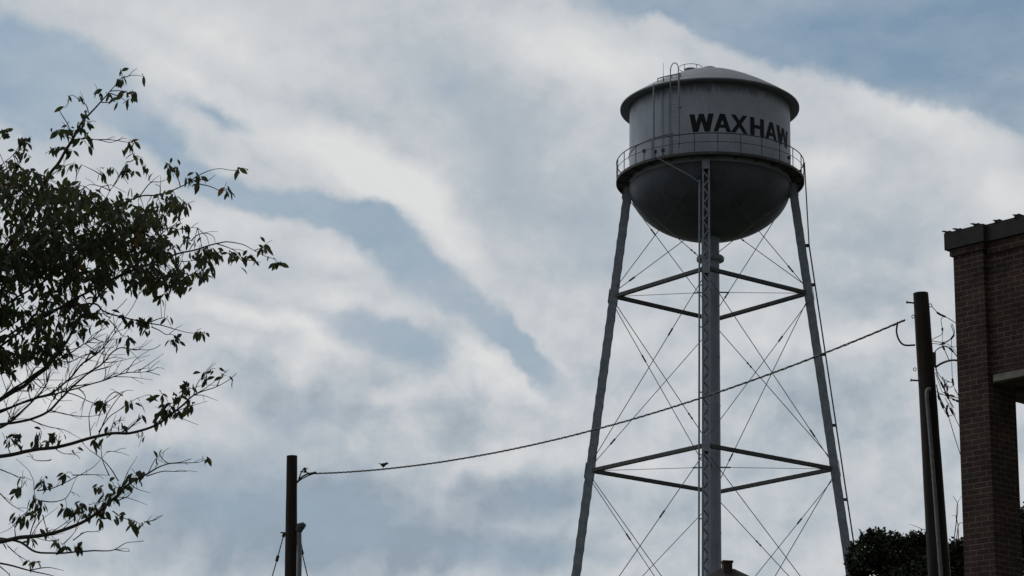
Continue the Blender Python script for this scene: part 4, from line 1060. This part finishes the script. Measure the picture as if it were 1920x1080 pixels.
# cumulus relief: each billow is lighter on the side that faces up and towards the sun
ra = nz(27, 7, .52, off=(9, 3, 4), src=wc); rb2 = nz(27, 7, .52, off=(9 - .0035, 3 + .0075, 4), src=wc)
rel = mth('SUBTRACT', ra.outputs[0], rb2.outputs[0])
lowm = N.new('ShaderNodeMapRange'); lowm.interpolation_type = 'SMOOTHSTEP'; lowm.inputs['From Min'].default_value = .22; lowm.inputs['From Max'].default_value = .32
lowm.inputs['To Min'].default_value = 1.9; lowm.inputs['To Max'].default_value = .5; L.new(eln, lowm.inputs['Value'])
tsum = mth('MULTIPLY_ADD', rel, lowm.outputs[0], tsum)
tsum = mth('MULTIPLY_ADD', mth('SUBTRACT', tsum, .5), .62, .54)
cr = N.new('ShaderNodeValToRGB'); L.new(tsum, cr.inputs[0])
K = 10.0                      # background strength is 0.1
def srgb(c): return tuple(((q / 255 / 12.92) if q / 255 <= .04045 else ((q / 255 + .055) / 1.055) ** 2.4) for q in c)
def setramp(cr, stops):
    e = cr.color_ramp.elements
    while len(e) < len(stops): e.new(.5)
    for i, (p_, c) in enumerate(stops): e[i].position = p_; e[i].color = (*srgb(c), 1)
setramp(cr, [(0.0, (146, 160, 173)), (.36, (178, 187, 195)), (.62, (200, 204, 208)), (1.0, (220, 221, 221))])
cl = N.new('ShaderNodeVectorMath'); cl.operation = 'SCALE'; cl.inputs['Scale'].default_value = K; L.new(cr.outputs[0], cl.inputs[0])
# clear sky between the clouds: Nishita, veiled by thin high haze
sk = N.new('ShaderNodeVectorMath'); sk.operation = 'SCALE'; sk.inputs['Scale'].default_value = .74; L.new(sky.outputs[0], sk.inputs[0])
tn = N.new('ShaderNodeVectorMath'); tn.operation = 'MULTIPLY'; tn.inputs[1].default_value = (.86, 1.0, .96); L.new(sk.outputs[0], tn.inputs[0])
hz = N.new('ShaderNodeMix'); hz.data_type = 'RGBA'
hf = N.new('ShaderNodeMapRange'); hf.inputs['From Min'].default_value = .20; hf.inputs['From Max'].default_value = .38; hf.inputs['To Min'].default_value = .95; hf.inputs['To Max'].default_value = .30
L.new(eln, hf.inputs['Value']); L.new(hf.outputs[0], hz.inputs['Factor'])
hz.inputs['B'].default_value = (*[q * K for q in srgb((152, 169, 184))], 1); L.new(tn.outputs[0], hz.inputs['A'])
veil = nz(9, 8, .6, rot=-50, sc=(1, 2.2, 1), off=(6, 1, 9), src=wc)      # thin cirrus drifting across the blue
vr = N.new('ShaderNodeMapRange'); vr.inputs['From Min'].default_value = .36; vr.inputs['From Max'].default_value = .64; vr.inputs['To Min'].default_value = .55; vr.inputs['To Max'].default_value = 1.0
L.new(veil.outputs[0], vr.inputs['Value'])
bmv = mth('MULTIPLY', bm.outputs[0], vr.outputs[0])
mxs = N.new('ShaderNodeMix'); mxs.data_type = 'RGBA'
L.new(bmv, mxs.inputs['Factor']); L.new(cl.outputs[0], mxs.inputs['A']); L.new(hz.outputs['Result'], mxs.inputs['B'])
# cloud is brightest towards the sun and much duller on the far side of the sky
sd = Vector((math.sin(SUN_AZ) * .8, math.cos(SUN_AZ), .1)).normalized()
dt = N.new('ShaderNodeVectorMath'); dt.operation = 'DOT_PRODUCT'; dt.inputs[1].default_value = sd; L.new(D, dt.inputs[0])
fr_ = N.new('ShaderNodeMapRange'); fr_.interpolation_type = 'SMOOTHSTEP'; fr_.inputs['From Min'].default_value = -.35; fr_.inputs['From Max'].default_value = .62
fr_.inputs['To Min'].default_value = .30; fr_.inputs['To Max'].default_value = 1.0; L.new(dt.outputs['Value'], fr_.inputs['Value'])
fin = N.new('ShaderNodeVectorMath'); fin.operation = 'SCALE'; L.new(mxs.outputs['Result'], fin.inputs[0]); L.new(fr_.outputs[0], fin.inputs['Scale'])
L.new(fin.outputs[0], bg.inputs['Color'])

sl_d = bpy.data.lights.new('sun', 'SUN'); sl_d.energy = .8; sl_d.angle = math.radians(14); sl_d.color = (1, .95, .88)
so = bpy.data.objects.new('sun', sl_d); col.objects.link(so)
sdv = Vector((math.sin(SUN_AZ) * math.cos(SUN_EL), math.cos(SUN_AZ) * math.cos(SUN_EL), math.sin(SUN_EL)))
so.rotation_euler = sdv.to_track_quat('Z', 'Y').to_euler(); so.location = (-20, 20, 60)
vs = scene.view_settings; vs.view_transform = 'Standard'; vs.look = 'None'; vs.exposure = 0; vs.gamma = 1; vs.use_curve_mapping = False
